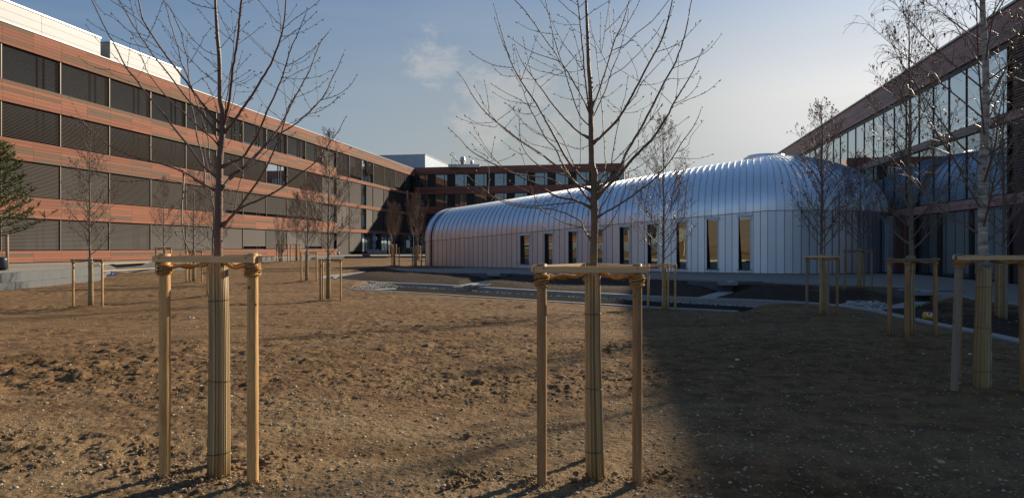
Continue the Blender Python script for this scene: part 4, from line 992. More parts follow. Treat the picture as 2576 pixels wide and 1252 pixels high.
    for w0, w1, pts, L in jobs:                    # collars where thick limbs leave the trunk
        if w0 >= 14:
            x0, y0 = pts[0]; bt = min(range(len(tp)), key=lambda k: (tp[k][0]-x0)**2 + (tp[k][1]-y0)**2)
            if math.hypot(tp[bt][0]-x0, tp[bt][1]-y0) < 14:
                c = at(tp[bt][0], tp[bt][1]+2, Y0); r_ = tp[bt][2]/3.13/1.14635*Y0/F/2; d = (at(*pts[min(3, len(pts)-1)], Y0)-c).normalized()
                wq = w0/3.13/1.14635*Y0/F/2; trk.tube([c, c+d*r_*.9, c+d*(r_+.02), c+d*(r_+.05)], [wq*1.9, wq*1.7, wq*1.3, wq*.9], 12)
    for _ in range(26):                            # bark warts and bud scars
        k = rnd_.randrange(3, len(P3)-4); c = P3[k]; q = rnd_.uniform(0, 6.28); r_ = rad[min(k, len(rad)-1)]; dd = Vector((math.cos(q), math.sin(q), .2)); trk.tube([c+dd*r_*.8, c+dd*(r_+.004), c+dd*(r_+.009)], [.009, .006, .002], 6)
    trk.build('trunk', M[bark], e); crown.build('crown', M[bark], e)
    reed_wrap(e, wrapdef[0], wrapdef[1], wrapdef[2], wrapdef[3], wrapdef[4])
    return e
T1L = [
 (1,24,8,"1370,1130 1330,1090 1230,975 1170,900 1100,800 1060,740 980,640 900,540 820,430 730,290 670,190 640,80 625,0"),
 (1,18,6,"1355,1200 1290,1140 1180,1010 1080,910 960,755 850,610 750,490 690,400 620,300 560,200 500,90 440,0"),
 (1,10,6,"1085,750 1050,640 1010,560 980,430 940,300 905,180 870,60 845,0"),
 (1,15,5,"1220,1665 1218,1527 1190,1377 1150,1227 1130,1060 1095,920 1080,740 1070,560 1040,450 1015,310 960,180 925,100 840,-10"),
 (1,22,6,"1325,1600 1250,1535 1180,1467 1060,1297 960,1177 870,1060 740,900 650,790 600,715 530,640 450,490 400,390 340,290 270,150 200,0"),
 (1,14,5,"1365,1347 1300,1260 1190,1170 1100,1080 1000,990 900,900 800,780 710,660 670,560 620,420 570,320"),
 (1,11,6,"1365,1330 1310,1210 1270,1127 1200,980 1140,860 1095,760"),
 (1,11,4,"1350,1522 1270,1477 1262,1327 1240,1207 1205,1090 1160,960 1110,800 1040,640 980,500 925,400"),
 (1,6,4,"1340,750 1250,680 1160,610 1080,520 1000,440 900,300 790,155"),
 (1,7,4,"1335,500 1270,480 1170,410 1090,320 1000,200 925,105"),
 (1,8,5,"1305,80 1220,65 1140,40 1060,0"),
 (1,6,3,"1130,1055 1200,970 1270,880 1340,790"),(1,5,3,"1110,770 1220,700 1320,645"),(1,6,4,"1085,570 1170,430 1220,330 1275,265"),
 (1,6,4,"690,375 740,280 790,160 838,35"),(1,6,4,"700,435 620,415 500,375 340,295 240,240 165,185"),(1,6,4,"590,690 460,570 350,450 240,350 158,235"),
 (1,4,3,"550,685 440,655 350,630 230,610 150,570 90,515"),(1,4,3,"600,750 500,720 340,650 240,615"),(1,4,3,"800,795 720,780 630,745"),
 (1,6,3,"820,440 700,370 560,300 400,165 300,110 220,0"),(1,5,3,"760,345 640,310 560,290 480,230 390,130"),(1,5,3,"985,590 880,530 760,470 560,300"),
 (1,7,4,"725,285 600,160 470,70 370,0"),(1,7,4,"620,300 600,200 570,100 550,0"),(1,4,3,"525,610 535,500 558,350"),
 (1,5,3,"1350,640 1260,560 1170,470 1030,320"),(1,5,3,"1340,620 1280,560 1230,525"),(1,4,3,"1340,600 1300,540 1280,470"),
 (1,6,3,"1345,860 1240,930 1130,1055"),(1,5,3,"1350,1060 1310,900 1260,790 1205,720"),(1,5,3,"685,600 650,530 600,470 550,450"),(1,4,3,"600,715 660,630 725,520"),
 (1,5,3,"230,1200 160,1140 80,1020 0,880"),(1,4,3,"160,1140 90,1090 20,1045"),(1,4,3,"210,1215 110,1160 30,1120"),
 (1,5,3,"1075,540 1060,400 1080,310"),(1,5,3,"980,430 900,330 845,245"),(1,5,3,"1020,600 960,530 925,485"),(1,5,3,"670,190 620,120 595,20"),(1,5,3,"580,110 500,50 450,0"),
 (3,20,6,"1325,600 1260,565 1150,500 1040,430 820,350 600,290 460,240 330,165 220,70 130,0 80,-60"),
 (3,17,6,"1030,415 1027,600 1015,750 1020,930 1045,1050 1110,1180 1150,1240 1190,1295 1215,1340"),(3,6,3,"1060,1110 1110,1170 1140,1190"),(3,5,3,"1150,1240 1180,1265 1230,1330"),(3,5,3,"1040,1060 1010,1120 1000,1165"),
 (3,8,4,"1290,690 1200,630 1080,560 960,510 780,490 600,510 480,510 380,490 300,460 165,430"),
 (3,7,4,"1215,525 1140,480 1075,425"),(3,6,4,"1020,410 850,290 700,170 640,110"),
 (3,9,5,"1320,790 1290,690 1270,500 1240,330 1210,150 1200,60"),(3,5,3,"1290,1130 1180,1080 1040,1045 960,980"),(3,4,3,"1040,965 960,965"),
 (2,26,15,"270,1130 320,880 345,650 370,500 395,330 405,200 420,50 425,0"),
 (2,10,5,"275,1120 280,970 310,780 335,600 355,420 365,280 395,180"),(2,8,4,"285,1110 350,920 375,780 385,650 400,570 435,470"),
 (2,27,8,"240,1195 290,1175 350,1110 400,1030 480,920 560,800 640,670 710,540 750,430 790,310 815,170 830,0"),
 (2,25,6,"265,1507 350,1460 430,1425 520,1300 560,1240 600,1150 660,1000 740,830 800,680 850,520 880,420 950,270 1020,80"),
 (2,27,6,"240,1717 300,1637 340,1577 460,1497 600,1357 720,1220 800,1100 850,1000 900,900 960,790 1010,700 1060,600 1100,480 1150,370 1235,270"),
 (2,19,6,"320,1620 400,1560 520,1460 640,1320 800,1190 900,1130 1000,1050 1100,950 1180,850 1240,720 1300,600 1360,455"),
 (2,26,7,"265,2047 300,1997 370,1917 480,1767 600,1597 700,1407 770,1247 820,1080 840,990 900,880"),
 (4,22,5,"310,850 430,745 600,670 760,590 880,500 1000,410 1130,300 1200,190 1290,70 1330,0 1366,-67"),
 (4,10,4,"365,760 385,640 400,560 440,430 520,370 620,270 700,200 790,150 910,70"),(4,10,5,"0,500 100,560 240,680 370,720 490,720"),
 (4,6,3,"440,420 300,310 480,380"),(4,5,3,"1130,300 1220,200 1140,290"),(4,5,3,"1160,290 1290,270 1410,215"),(4,5,3,"760,590 810,530 840,470"),(4,4,3,"670,210 600,190 540,100"),(4,5,3,"280,210 330,140 420,0"),(4,4,3,"490,310 440,200 415,100"),(4,4,3,"380,590 330,600 280,550"),(4,4,3,"540,640 640,640 700,610"),
 (2,6,4,"805,245 720,170 650,90 580,0"),(2,6,3,"785,292 730,260 690,155"),(2,7,4,"782,290 775,150 748,0"),
 (2,7,4,"815,255 900,180 1040,80 1135,0"),(2,5,3,"815,210 870,130 925,45"),(2,6,4,"780,380 900,290 1010,200 1095,110"),(2,5,3,"800,330 950,295 1060,245 1155,180"),
 (2,7,4,"840,600 960,530 1070,450 1150,360"),(2,5,3,"840,580 950,570 1030,520 1120,400"),(2,6,3,"830,600 720,540 600,440 450,290"),(2,5,3,"800,665 700,520 600,420 490,310"),
 (2,6,4,"780,750 900,670 1060,590 1125,530"),(2,5,3,"810,700 930,715 1060,705 1150,680 1237,640"),(2,6,4,"835,1000 820,850 805,700"),(2,5,3,"855,990 900,790 930,610"),
 (2,5,3,"890,930 790,830 700,770 560,680"),(2,5,4,"930,880 1040,830 1130,780 1203,715"),(2,5,3,"1115,925 1110,780 1095,610"),(2,5,3,"1050,990 990,870 930,790 835,700"),
 (2,7,4,"1140,905 1290,860 1400,780 1468,685"),(2,5,3,"1100,985 1200,960 1290,880"),(2,6,4,"1030,1030 1140,1000 1240,930 1345,848"),(2,4,3,"1000,1050 1120,1048"),(2,4,3,"1160,890 1230,795"),(2,5,3,"1180,900 1240,830 1275,740"),
 (2,6,3,"830,1130 960,1070 1080,960"),(2,5,3,"800,1090 700,1010 620,930 540,790"),(2,5,3,"550,1235 540,1120 605,955"),(2,5,3,"390,770 480,735 600,655"),(2,4,3,"390,750 470,710 540,650"),(2,4,3,"385,830 480,830 570,820"),
 (2,6,4,"340,690 420,590 505,500"),(2,6,4,"400,400 520,310 640,220"),(2,5,3,"410,290 490,200"),(2,6,4,"400,120 330,70 260,0"),(2,5,3,"430,40 525,0"),(2,5,3,"425,120 465,0"),
 (2,7,4,"240,435 310,350 370,280"),(2,6,3,"350,390 260,200 210,70"),(2,5,3,"340,290 270,210 240,150"),(2,4,3,"350,270 340,110"),(2,6,3,"350,370 250,300 130,200 10,40"),
 (2,5,3,"170,65 100,0"),(2,7,4,"210,760 100,670 0,570"),(2,5,3,"250,660 350,740 480,790"),(2,5,3,"340,1000 420,940 520,890"),(2,5,3,"350,1240 400,1130 470,1050"),(2,4,3,"290,1110 380,1070 460,1040"),(2,4,3,"225,1060 190,940 140,800 80,715"),
 (2,6,4,"240,900 300,780 420,690 500,640"),(2,5,3,"210,850 260,760 330,640"),(2,5,3,"785,330 860,350 855,470"),(2,4,3,"660,1250 655,1080"),(2,5,3,"690,1240 760,1160 800,1040"),(2,4,3,"800,665 870,640 895,550")]
T2L = [
 (6,36,5,"395,1777 440,1717 520,1637 600,1557 700,1437 820,1310 890,1240 1000,1070 1080,920 1180,760 1250,640 1300,530 1328,455"),
 (6,30,6,"385,1730 480,1630 560,1560 640,1390 720,1250 780,1150 850,1020 920,880 1000,720 1080,590 1120,480 1170,330 1200,200 1230,20"),
 (6,26,6,"355,1290 440,1210 540,1110 600,1030 680,900 750,760 850,570 920,450 970,350 1020,180 1062,0"),
 (6,12,4,"400,1250 560,1100 620,1000 720,870 800,730 920,600 1050,460 1105,375"),(6,9,5,"930,430 980,340 1040,150 1075,30"),
 (6,20,6,"345,970 400,820 450,670 510,480 550,340 600,250 650,90 672,0"),(6,12,4,"350,1050 410,920 470,780 520,620 580,480 620,330 655,200 662,95"),
 (6,7,4,"560,330 640,240 730,80 765,0"),(6,9,5,"525,455 640,400 740,300 880,190 1030,0"),(6,7,4,"510,680 600,630 700,540 880,350 980,195"),(6,5,3,"410,555 600,440 730,330"),
 (6,12,5,"400,1660 452,1540 452,1370 440,1190 425,960 400,720 385,560 370,430 340,300 300,150"),(6,11,4,"480,1610 510,1560 515,1440 540,1277 570,1127 600,990 640,830 657,710"),
 (6,17,9,"315,1050 290,850 270,680 250,430 230,230 215,80 208,0"),(6,13,5,"300,1130 230,1050 180,930 130,780 95,660 40,500 0,360"),
 (5,14,6,"1305,1010 1260,900 1190,780 1110,640 1050,550 985,450 870,290 800,190 715,80 640,0"),(5,19,4,"1300,1245 1210,1190 1130,1110 1000,970 870,790 820,720 710,570 640,410"),
 (5,25,5,"1320,1667 1250,1607 1180,1527 1110,1437 1050,1327 1000,1237 900,1050 810,900 720,770 650,650 590,520 520,290 450,45"),(5,7,4,"600,520 540,400 490,270 460,170"),
 (5,11,5,"1190,1537 1110,1337 1030,1190 890,1030"),(5,15,4,"1240,1690 1160,1617 1080,1497 1000,1337 920,1250 820,1060 750,920 700,780 620,640"),
 (5,24,5,"1320,1817 1240,1717 1100,1557 980,1467 860,1377 700,1277 560,1170 480,1100 380,1020 270,880 190,740 125,655"),(5,11,4,"900,1410 760,1320 640,1240 540,1160 470,1090 400,1000 340,900 275,780"),
 (5,18,4,"1320,1727 1200,1657 1130,1597 1010,1557 880,1507 770,1417 700,1297 685,1180 678,990"),
 (7,24,5,"1320,745 1210,690 1150,670 1030,650 940,600 850,540 740,490 640,440 500,380 380,315 240,230 150,130 50,35"),(7,13,4,"1160,665 1110,580 1030,520 930,480 780,460 640,440 500,350 400,230 300,80 265,0 255,-20"),
 (7,12,4,"1180,700 1000,715 800,730 600,700 450,650 350,570 240,480 150,370 70,280"),(7,14,4,"1250,880 1150,820 1000,765 850,750 690,740 520,690 400,640 250,560 150,490 90,425"),
 (7,19,13,"1345,1075 1300,1000 1260,930 1245,880"),(7,12,4,"1250,925 1100,890 950,810 860,740 800,600 740,400 690,225"),(7,5,3,"825,690 840,800 920,945"),
 (8,6,4,"260,890 310,760 350,690 365,640"),(8,10,4,"290,960 400,970 480,910 560,780 630,620 640,480 620,250"),
 (8,21,5,"395,830 470,780 580,720 740,610 870,510 980,400 1080,270 1140,170 1260,0 1330,-152"),(8,5,3,"1110,245 1200,190 1225,110 1310,0 1325,-30"),(8,6,3,"1075,300 1260,305 1350,292 1418,268"),
 (8,12,7,"400,810 410,750 460,680 520,570 560,500 600,420"),(8,9,4,"390,450 480,380 590,270 700,150 800,40 860,-47 960,-167"),(8,8,4,"640,440 760,380 870,290 940,210 1000,130"),(8,7,4,"800,240 860,160 970,90 1110,0 1200,-65"),
 (8,14,5,"390,560 420,480 500,420 620,340 720,240 830,170"),(8,9,4,"480,610 440,520 470,460"),(8,7,4,"660,360 740,240 757,155"),
 (6,4,3,"865,1080 950,1078 1050,1045"),(6,5,3,"640,1025 760,1000 880,930"),(6,4,3,"655,990 740,930 798,878"),(6,5,3,"595,1010 530,1010 487,960"),(6,5,3,"590,1000 500,930 440,880"),(6,5,3,"780,740 700,700 600,640 540,600"),
 (6,5,3,"785,765 880,765 1020,720"),(6,5,3,"755,730 720,600 665,485"),(6,6,3,"850,560 760,410 690,350 590,310 530,290"),(6,7,4,"920,470 1040,430 1170,350 1310,195"),(6,6,4,"1070,580 1020,460 960,350 900,275"),
 (6,5,3,"1095,565 1250,530 1350,460 1415,385"),(6,7,4,"1070,618 1200,560 1380,460 1500,315"),(6,5,3,"1030,710 1150,712 1240,690 1297,645"),(6,6,4,"1090,900 1110,750 1120,410"),(6,6,4,"1090,930 1180,890 1270,800 1312,700"),
 (6,6,4,"1065,970 1180,910 1350,840 1487,732"),(6,6,3,"1060,945 960,850 880,790 810,730"),(6,5,3,"860,1080 920,970 980,800"),(6,6,3,"865,1070 870,850"),(6,6,4,"750,1200 760,1100 785,1010"),(6,6,4,"885,1230 925,1095"),
 (6,5,3,"785,1170 870,1080 965,950"),(6,5,3,"880,490 882,350"),(6,6,4,"520,400 500,200 492,0"),(6,5,4,"420,470 450,290 490,30"),(6,6,4,"410,480 412,130"),(6,6,3,"450,290 560,180 685,15"),(6,5,3,"530,400 535,250 532,105"),
 (6,6,3,"300,135 380,75 510,0"),(6,8,6,"230,185 290,140"),(6,8,6,"220,70 275,10"),(6,7,4,"215,155 130,90 30,0"),(6,5,3,"220,225 140,225 60,220 0,200"),(6,6,4,"205,50 140,0"),
 (6,7,4,"255,620 200,400 150,240 90,170 35,140"),(6,6,3,"90,610 180,510 280,400"),(6,5,3,"310,350 230,300 180,275"),(6,5,3,"90,640 170,650 240,630"),(6,6,3,"500,640 420,480 300,250"),(6,5,3,"370,440 270,350"),
 (6,6,3,"290,780 200,750 100,680 0,600"),(6,5,3,"350,900 480,870 600,775"),(6,6,3,"300,890 220,900 100,890 0,850"),(6,6,4,"230,1600 230,1250 225,1050 225,900 205,620 195,515"),(6,6,4,"330,860 375,780 440,750 500,700"),
 (5,7,4,"620,610 500,600 400,570 290,510 240,470"),(5,6,3,"670,690 540,685 480,640 445,600"),(5,5,3,"695,710 820,720"),(5,6,3,"710,700 790,480 850,290"),(5,6,4,"640,580 620,415"),(5,6,3,"700,720 660,540 637,445"),
 (5,8,4,"1035,550 900,510 740,440 590,335"),(5,6,3,"1080,620 1000,520 880,420 825,340"),(5,6,3,"1090,690 960,665 830,630 740,580"),(5,5,3,"1060,640 950,600 790,520"),(5,7,4,"985,430 980,300 945,130 915,0"),
 (5,6,3,"1030,315 900,300 760,260 660,205"),(5,6,4,"1040,500 985,310 945,130 870,0"),(5,5,3,"1040,480 1085,370 1135,265"),(5,7,4,"1200,550 1090,410 1000,250 955,135"),(5,6,3,"1250,640 1140,470 1020,350"),
 (5,7,4,"810,930 750,940 650,880 540,830 437,765"),(5,6,3,"830,970 690,925 580,910 450,840"),(5,6,3,"790,1030 690,1020 560,935"),(5,6,4,"910,1240 780,1170 690,1070 600,960"),(5,6,3,"820,1050 880,1015 945,960"),
 (5,5,3,"775,980 820,780 825,730"),(5,5,3,"880,780 990,690 1070,655"),(5,4,3,"840,720 980,640"),(5,7,4,"790,690 750,500 713,348"),(5,7,4,"410,1050 395,880 365,735"),(5,5,3,"440,1105 300,1110 190,1045"),
 (5,6,3,"470,1150 340,1130 210,1095 125,1058"),(5,5,3,"380,1030 350,930"),(5,6,4,"480,1090 560,1030 635,970"),(5,5,3,"550,1150 680,1010"),
 (7,6,3,"400,610 410,430 395,300"),(7,6,3,"360,630 330,540 295,420"),(7,5,3,"430,690 330,650 220,575"),(7,5,3,"430,270 460,120"),(7,5,3,"450,320 380,330 240,290"),(7,5,3,"490,330 560,310 630,268"),
 (7,6,3,"430,300 330,170 240,75"),(7,6,3,"400,290 310,240 262,185"),(7,6,3,"790,610 640,545 515,475"),(7,5,3,"740,265 640,240 530,145"),(7,6,3,"1050,235 850,190 740,140 650,20"),
 (7,7,4,"1300,190 1220,215 1100,185 940,120 740,0"),(7,5,3,"830,655 900,540 980,430"),(7,4,3,"870,715 980,650"),(7,6,4,"1250,630 1170,680 1000,745")]
b1 = (-2.20, 4.97); z1 = zg(*b1); Yt = 5.06
near_tree('bare young tree with reddish bark and a snapped hanging branch, left foreground', b1, Yt,
  (3, 0, 0, [(1345,1240,82),(1345,1100,78),(1345,1000,75),(1350,800,72),(1352,600,65),(1356,450,60),(1360,300,58),(1380,100,52),(1385,3,54),(1385,-127,50),(1360,-227,40),(1358,-427,38),(1352,-627,35),(1338,-777,31),(1325,-977,26),(1318,-1127,22),(1312,-1400,15),(1308,-1750,8)]),
  T1L, 'bark1', ([(b1[0], b1[1], z1-.05), (b1[0]-.005, b1[1]+.02, .5), (-2.222, 5.03, 1.1), (-2.24, 5.05, 1.635)], [.080, .074, .070, .066], 54, .0058, (.145, .47, .82)), 3)
b2 = (.606, 4.88); z2 = zg(*b2); Yt2 = 4.93
near_tree('bare young tree with brown bark and wide crown, centre right foreground', b2, Yt2,
  (8, 0, 0, [(350,1290,72),(350,1240,72),(352,1100,68),(358,950,66),(358,800,66),(356,620,64),(354,520,60),(358,440,60),(335,350,52),(330,200,50),(328,100,48),(328,27,48),(325,-27,46),(325,-197,42),(318,-377,38),(305,-527,34),(298,-727,30),(290,-927,26),(282,-1127,20),(276,-1400,14),(270,-1700,8)]),
  T2L, 'bark2', ([(b2[0]+.01, b2[1], z2-.05), (b2[0]-.0, b2[1]+.01, .5), (.60, 4.91, 1.05), (.60, 4.92, 1.575)], [.066, .062, .056, .055], 46, .0054, (.17, .46, .80)), 5)
stake_frame('T1', (-2.2, 5.05), [(-2.62, 5.0), (-1.878, 4.80), (-2.135, 5.46)], 1.70, .0385, 'fresh pale timber stake frame around the reddish tree at left', railh=.0225, wrap_c=(-2.235, 5.05))
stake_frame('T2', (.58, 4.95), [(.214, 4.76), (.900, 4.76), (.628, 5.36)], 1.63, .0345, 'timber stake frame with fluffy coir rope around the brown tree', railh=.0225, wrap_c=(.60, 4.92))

# ---------------------------------------------------------------- young trees further off
def spindle(mb, p, d, ln, r, n=4):
    mb.tube([p, p+d*ln*.25, p+d*ln*.75, p+d*ln], [r*.4, r, r*.9, r*.2], n, caps=False)
def young_tree(key, label, base, H, spread, r0, kind='alder', nb=30, lean=(0, 0), wrapn=18, wraptop=1.62, seed=0, hb=1.75, bark='alder', twigm='twig', group=None, rmin=.004, catk=1.0):
    rd = random.Random(seed*13+5); zb = zg(*base); e = empty('young_tree', (base[0], base[1], zb), label, 'tree', group)
    tk = MB(); P = []; Rr_ = []; k = 16; wx = wy = 0
    for j in range(k+1):
        t = j/k; wx += rd.gauss(0, .012)*H/6; wy += rd.gauss(0, .012)*H/6
        P.append(Vector((base[0]+wx*(t > .2)+lean[0]*t*H, base[1]+wy*(t > .2)+lean[1]*t*H, zb-.1+(H+.1)*t))); Rr_.append(max(rmin, r0*(1-t)**.85 + .004))
    tk.tube(P, Rr_, 12 if r0 > .03 else 8, wob=.04)
    def tp_(h):
        s_ = max(0, min(.999, h/H))*k; i = int(s_); return P[i].lerp(P[i+1], s_-i), Rr_[i]
    cr_ = MB(); cat = MB(); gold = 2.399
    def twig(p, d, L, r, lvl, sag):
        n = 5 if lvl < 2 else 3; pts = [p]; q = p.copy(); dd = d.copy(); rr_ = [r]
        for i in range(n):
            up = Vector((0, 0, 1)); t = (i+1)/n
            dd = (dd + up*(.16 - sag*t) + Vector((rd.gauss(0, .07), rd.gauss(0, .07), rd.gauss(0, .05)))).normalized(); q = q + dd*L/n; pts.append(q.copy()); rr_.append(max(rmin*.75, r*(1-t)**.8))
        cr_.tube(pts, rr_, 5 if lvl == 0 else 3, caps=False); return pts, rr_
    for b in range(nb):
        f = (b+.5)/nb; h = hb + (H-.25-hb)*f**1.08; p, rt = tp_(h); az = b*gold + rd.uniform(-.4, .4)
        if kind == 'upright': el = R(rd.uniform(58, 74)); pf = (1-f)**.8
        elif kind == 'birch': rt *= .62; el = R(rd.uniform(28, 50)); pf = min(1, .55+f*2)*(1-f)**.55
        else: el = R(rd.uniform(22, 45) + 18*f); pf = min(1, .72+f*1.6)*(1-f)**.72
        L = spread*pf*rd.uniform(.8, 1.15)/math.cos(el)*(1.0 if kind != 'upright' else .95) + .12
        d = Vector((math.cos(az)*math.cos(el), math.sin(az)*math.cos(el), math.sin(el)))
        sag = .0 if kind != 'birch' else .16
        pts, rr_ = twig(p, d, L, max(rmin, rt*.42), 0, sag)
        nt_ = int((5 + L*6)*(1.25 if kind != 'alder' else 1.0)); 
        for j in range(nt_):
            s_ = (.22 + .78*(j+rd.random())/nt_)*(len(pts)-1); i = min(int(s_), len(pts)-2); a = pts[i].lerp(pts[i+1], s_-i); dv = (pts[i+1]-pts[i]).normalized()
            side = dv.cross(Vector((rd.gauss(0, 1), rd.gauss(0, 1), rd.gauss(0, 1)))).normalized(); dd = (dv*rd.uniform(.7, 1.2) + side*rd.uniform(.5, .95)).normalized()
            l2 = (.16 + .26*L*(1-s_/len(pts)))*rd.uniform(.6, 1.3); pt2, _ = twig(a, dd, l2, max(rmin*.85, rr_[i]*.6), 1, .05 if kind != 'birch' else .55)
            for _ in range(2 if kind != 'upright' else 3):
                i2 = rd.randrange(1, len(pt2)-1); dv2 = (pt2[i2+1]-pt2[i2]).normalized(); side = dv2.cross(Vector((rd.gauss(0, 1), rd.gauss(0, 1), rd.gauss(0, 1)))).normalized()
                pt3, _ = twig(pt2[i2], (dv2 + side*.7).normalized(), l2*rd.uniform(.35, .7), rmin*.7, 2, .05 if kind != 'birch' else .7)
                if rd.random() < .62*catk:
                    for _c in range(rd.randrange(1, 3)):
                        c = pt3[-1] + Vector((rd.gauss(0, .012), rd.gauss(0, .012), 0)); spindle(cat, c, Vector((rd.gauss(0, .2), rd.gauss(0, .2), -1)).normalized(), rd.uniform(.04, .075), max(.0062, rmin*1.5))
            if rd.random() < .55*catk:
                c = pt2[-1]; rr2 = rd.uniform(.012, .020)*(1 if rmin < .006 else 1.3); cat.tube([c+Vector((0, 0, rr2)), c+Vector((0, 0, rr2*.5)), c-Vector((0, 0, rr2*.6)), c-Vector((0, 0, rr2*1.3))], [rr2*.2, rr2*.8, rr2*.75, rr2*.15], 5, caps=False)
    tk.build('trunk', M[bark], e); cr_.build('crown', M[twigm], e)
    if catk > 0: cat.build('catkins', M['catkin'], e)['kind'] = 'stuff'
    if wrapn:
        hs = [zb-.05, zb+.5, zb+1.1, zb+wraptop]; pp = [Vector((tp_(max(0, h_-zb))[0].x, tp_(max(0, h_-zb))[0].y, h_)) for h_ in hs]; wr = max(r0*1.5, .07)
        reed_wrap(e, pp, [wr*1.15, wr*1.05, wr*.95, wr*.92], wrapn, .0045 if wrapn > 40 else wr*.16, (.2, .5, .8))
    return e
M['birch'] = mat('white birch bark', (.55, .51, .44), .6, noise=(7, (.06, .05, .042), .95), bump=.002, bscale=30, stretch=(.6, .6, 2.6))
tg = 'young bare trees planted across the garden bed'
def fr(key, posts, label, old=(False, False, False), bo=False, pr=.038, H=1.66, n=8, railh=.022):
    bx, by = tpos(key); zb = zg(bx, by)-.08; pts = [((px-CX)/F*(by+dy), by+dy) for px, dy in posts]
    stake_frame(key, (bx, by), pts, zb+H, pr, label, old, bo, railh=railh, n=n)
def yt(key, label, H, spread, r0, **k):
    b = tpos(key); young_tree(key, label, b, H, spread, r0, seed=ord(key), group=tg, **k)
yt('A', 'young tree with dark cones, leftmost in the bed before the salmon building', 6.3, 1.15, .045, nb=34, rmin=.0045, wrapn=20)
fr('A', [(184, .05), (257, .0), (226, .62)], 'timber stake frame round the leftmost tree in the bed', bo=True)
yt('B', 'slim young tree close to the stepped retaining wall', 6.3, 1.3, .045, nb=34, rmin=.006, catk=0, wrapn=14)
fr('B', [(392, 0), (430, 0), (412, .8)], 'weathered stake frame next to the stepped retaining wall', (True, False, False), True, .042)
yt('C', 'slim pale twigged tree, just right of the one by the stepped wall', 6.2, 1.25, .045, nb=34, rmin=.005, catk=0, wrapn=14)
fr('C', [(469, -.1), (508, 0), (478, .7)], 'stake frame seen through the gap between left post and reed wrap of the near tree', (False, False, True), True, .042)
yt('D', 'young tree standing directly behind the reddish foreground trunk', 5.6, 1.2, .045, nb=30, rmin=.0045, catk=0, wrapn=14)
fr('D', [(522, 0), (558, 0), (527, .6)], 'stake frame mostly hidden behind the reed wrapped reddish tree')
e_ = empty('young_tree', (*tpos('E'), zg(*tpos('E'))), 'several stemmed shrub like tree by the white trestle board', 'tree', tg)
def clump(par, base, H, ns, spread, seed, m, rmin=.009):
    rd = random.Random(seed); st = MB(); tw = MB(); zb = zg(*base)
    for s_ in range(ns):
        az = rd.uniform(0, 6.28); ln = rd.uniform(.3, 1)*spread; P = []; hh = H*rd.uniform(.65, 1)
        for j in range(9):
            t = j/8; P.append(Vector((base[0]+math.cos(az)*(.12+ln*t**1.4)+rd.gauss(0, .02), base[1]+math.sin(az)*(.12+ln*t**1.4), zb-.05+hh*t)))
        st.tube(P, [.028*(1-j/8)+rmin for j in range(9)], 5, caps=False)
        for _ in range(46):
            i = rd.randrange(1, 8); p = P[i].lerp(P[min(i+1, 8)], rd.random()); a = rd.uniform(0, 6.28); l = rd.uniform(.25, .75)*(1.2-i/9); d = Vector((math.cos(a)*.6, math.sin(a)*.6, rd.uniform(.35, .9)))
            q = p + d*l*.5; tw.tube([p, q, p + d*l + Vector((0, 0, .12*l))], [rmin*.8, rmin*.65, rmin*.45], 3, caps=False)
            for _k in range(3):
                r_ = q + Vector((rd.gauss(0, .13), rd.gauss(0, .13), rd.uniform(.05, .25))); tw.tube([q, r_], [rmin*.5, rmin*.35], 3, caps=False)
    st.build('trunk', M['alder'], par); tw.build('crown', M[m], par)
clump(e_, tpos('E'), 5.9, 7, 1.0, 4, 'twig')
fr('E', [(696, 0), (724, 0), (711, .9)], 'stake frame round the several stemmed shrub', pr=.05, n=6)
yt('F', 'distant young tree with brown cones behind the several stemmed one', 6.6, 1.7, .05, nb=36, rmin=.008, wrapn=10)
fr('F', [(731, 0), (755, 0), (744, .9)], 'tall looking stake frame between the shrub and the pale barked tree', pr=.05, n=6)
yt('G', 'pale barked young tree with cones in front of the salmon bands', 5.4, 1.5, .05, nb=34, rmin=.006, wrapn=14)
fr('G', [(758, 0), (796, 0), (769, .8)], 'stake frame of the pale barked tree', bo=False, pr=.042)
yt('H', 'dark straight young tree with a tall thin top against the sky', 6.75, 1.55, .05, nb=42, rmin=.005, wrapn=18)
fr('H', [(806, -.1), (857, 0), (812, .65)], 'stake frame with a dark top rail left of the curved kerb', (True, False, False), True)
yt('I', 'bushy upright tree with dense fine twigs near the entrance', 5.6, 1.15, .055, kind='upright', nb=34, rmin=.0055, twigm='twigr', catk=0, wrapn=10)
fr('I', [(986, 0), (1004, 0), (990, .9)], 'nearer stake frame of the pair before the dark entrance', pr=.045, n=6)
yt('S', 'second upright tree right behind the bushy one by the entrance', 6.2, 1.2, .055, kind='upright', nb=20, rmin=.007, twigm='twigr', catk=0, wrapn=8)
fr('S', [(979, 0), (997, 0), (988, .9)], 'farther stake frame of the pair before the dark entrance', pr=.055, n=6)
yt('J', 'pale stemmed bushy tree left of the pavilion end', 6.3, 1.35, .055, kind='upright', nb=32, rmin=.0055, twigm='twigr', catk=0, wrapn=10)
fr('J', [(1038, 0), (1061, 0), (1042, .8)], 'stake frame nearest the left end of the pavilion', (True, False, False), False, .05, n=6)
yt('T', 'faint tree behind the pale stemmed one at the pavilion end', 6.5, 1.4, .055, nb=26, rmin=.007, catk=0, wrapn=8)
fr('T', [(1045, 0), (1057, 0), (1050, .9)], 'far stake frame half hidden beside the pavilion end', pr=.055, n=6)
yt('K', 'catkin laden young tree before the pavilion windows', 6.7, 1.75, .05, nb=38, rmin=.0042, catk=1.3, wrapn=22)
fr('K', [(1630.6, 0), (1698.6, -.1), (1681, .6)], 'stake frame in front of the sixth and seventh pavilion windows', bo=False)
yt('L', 'young tree full of brown catkins before the dome, nearer of two', 5.75, 1.35, .05, nb=36, rmin=.0038, catk=1.5, wrapn=30)
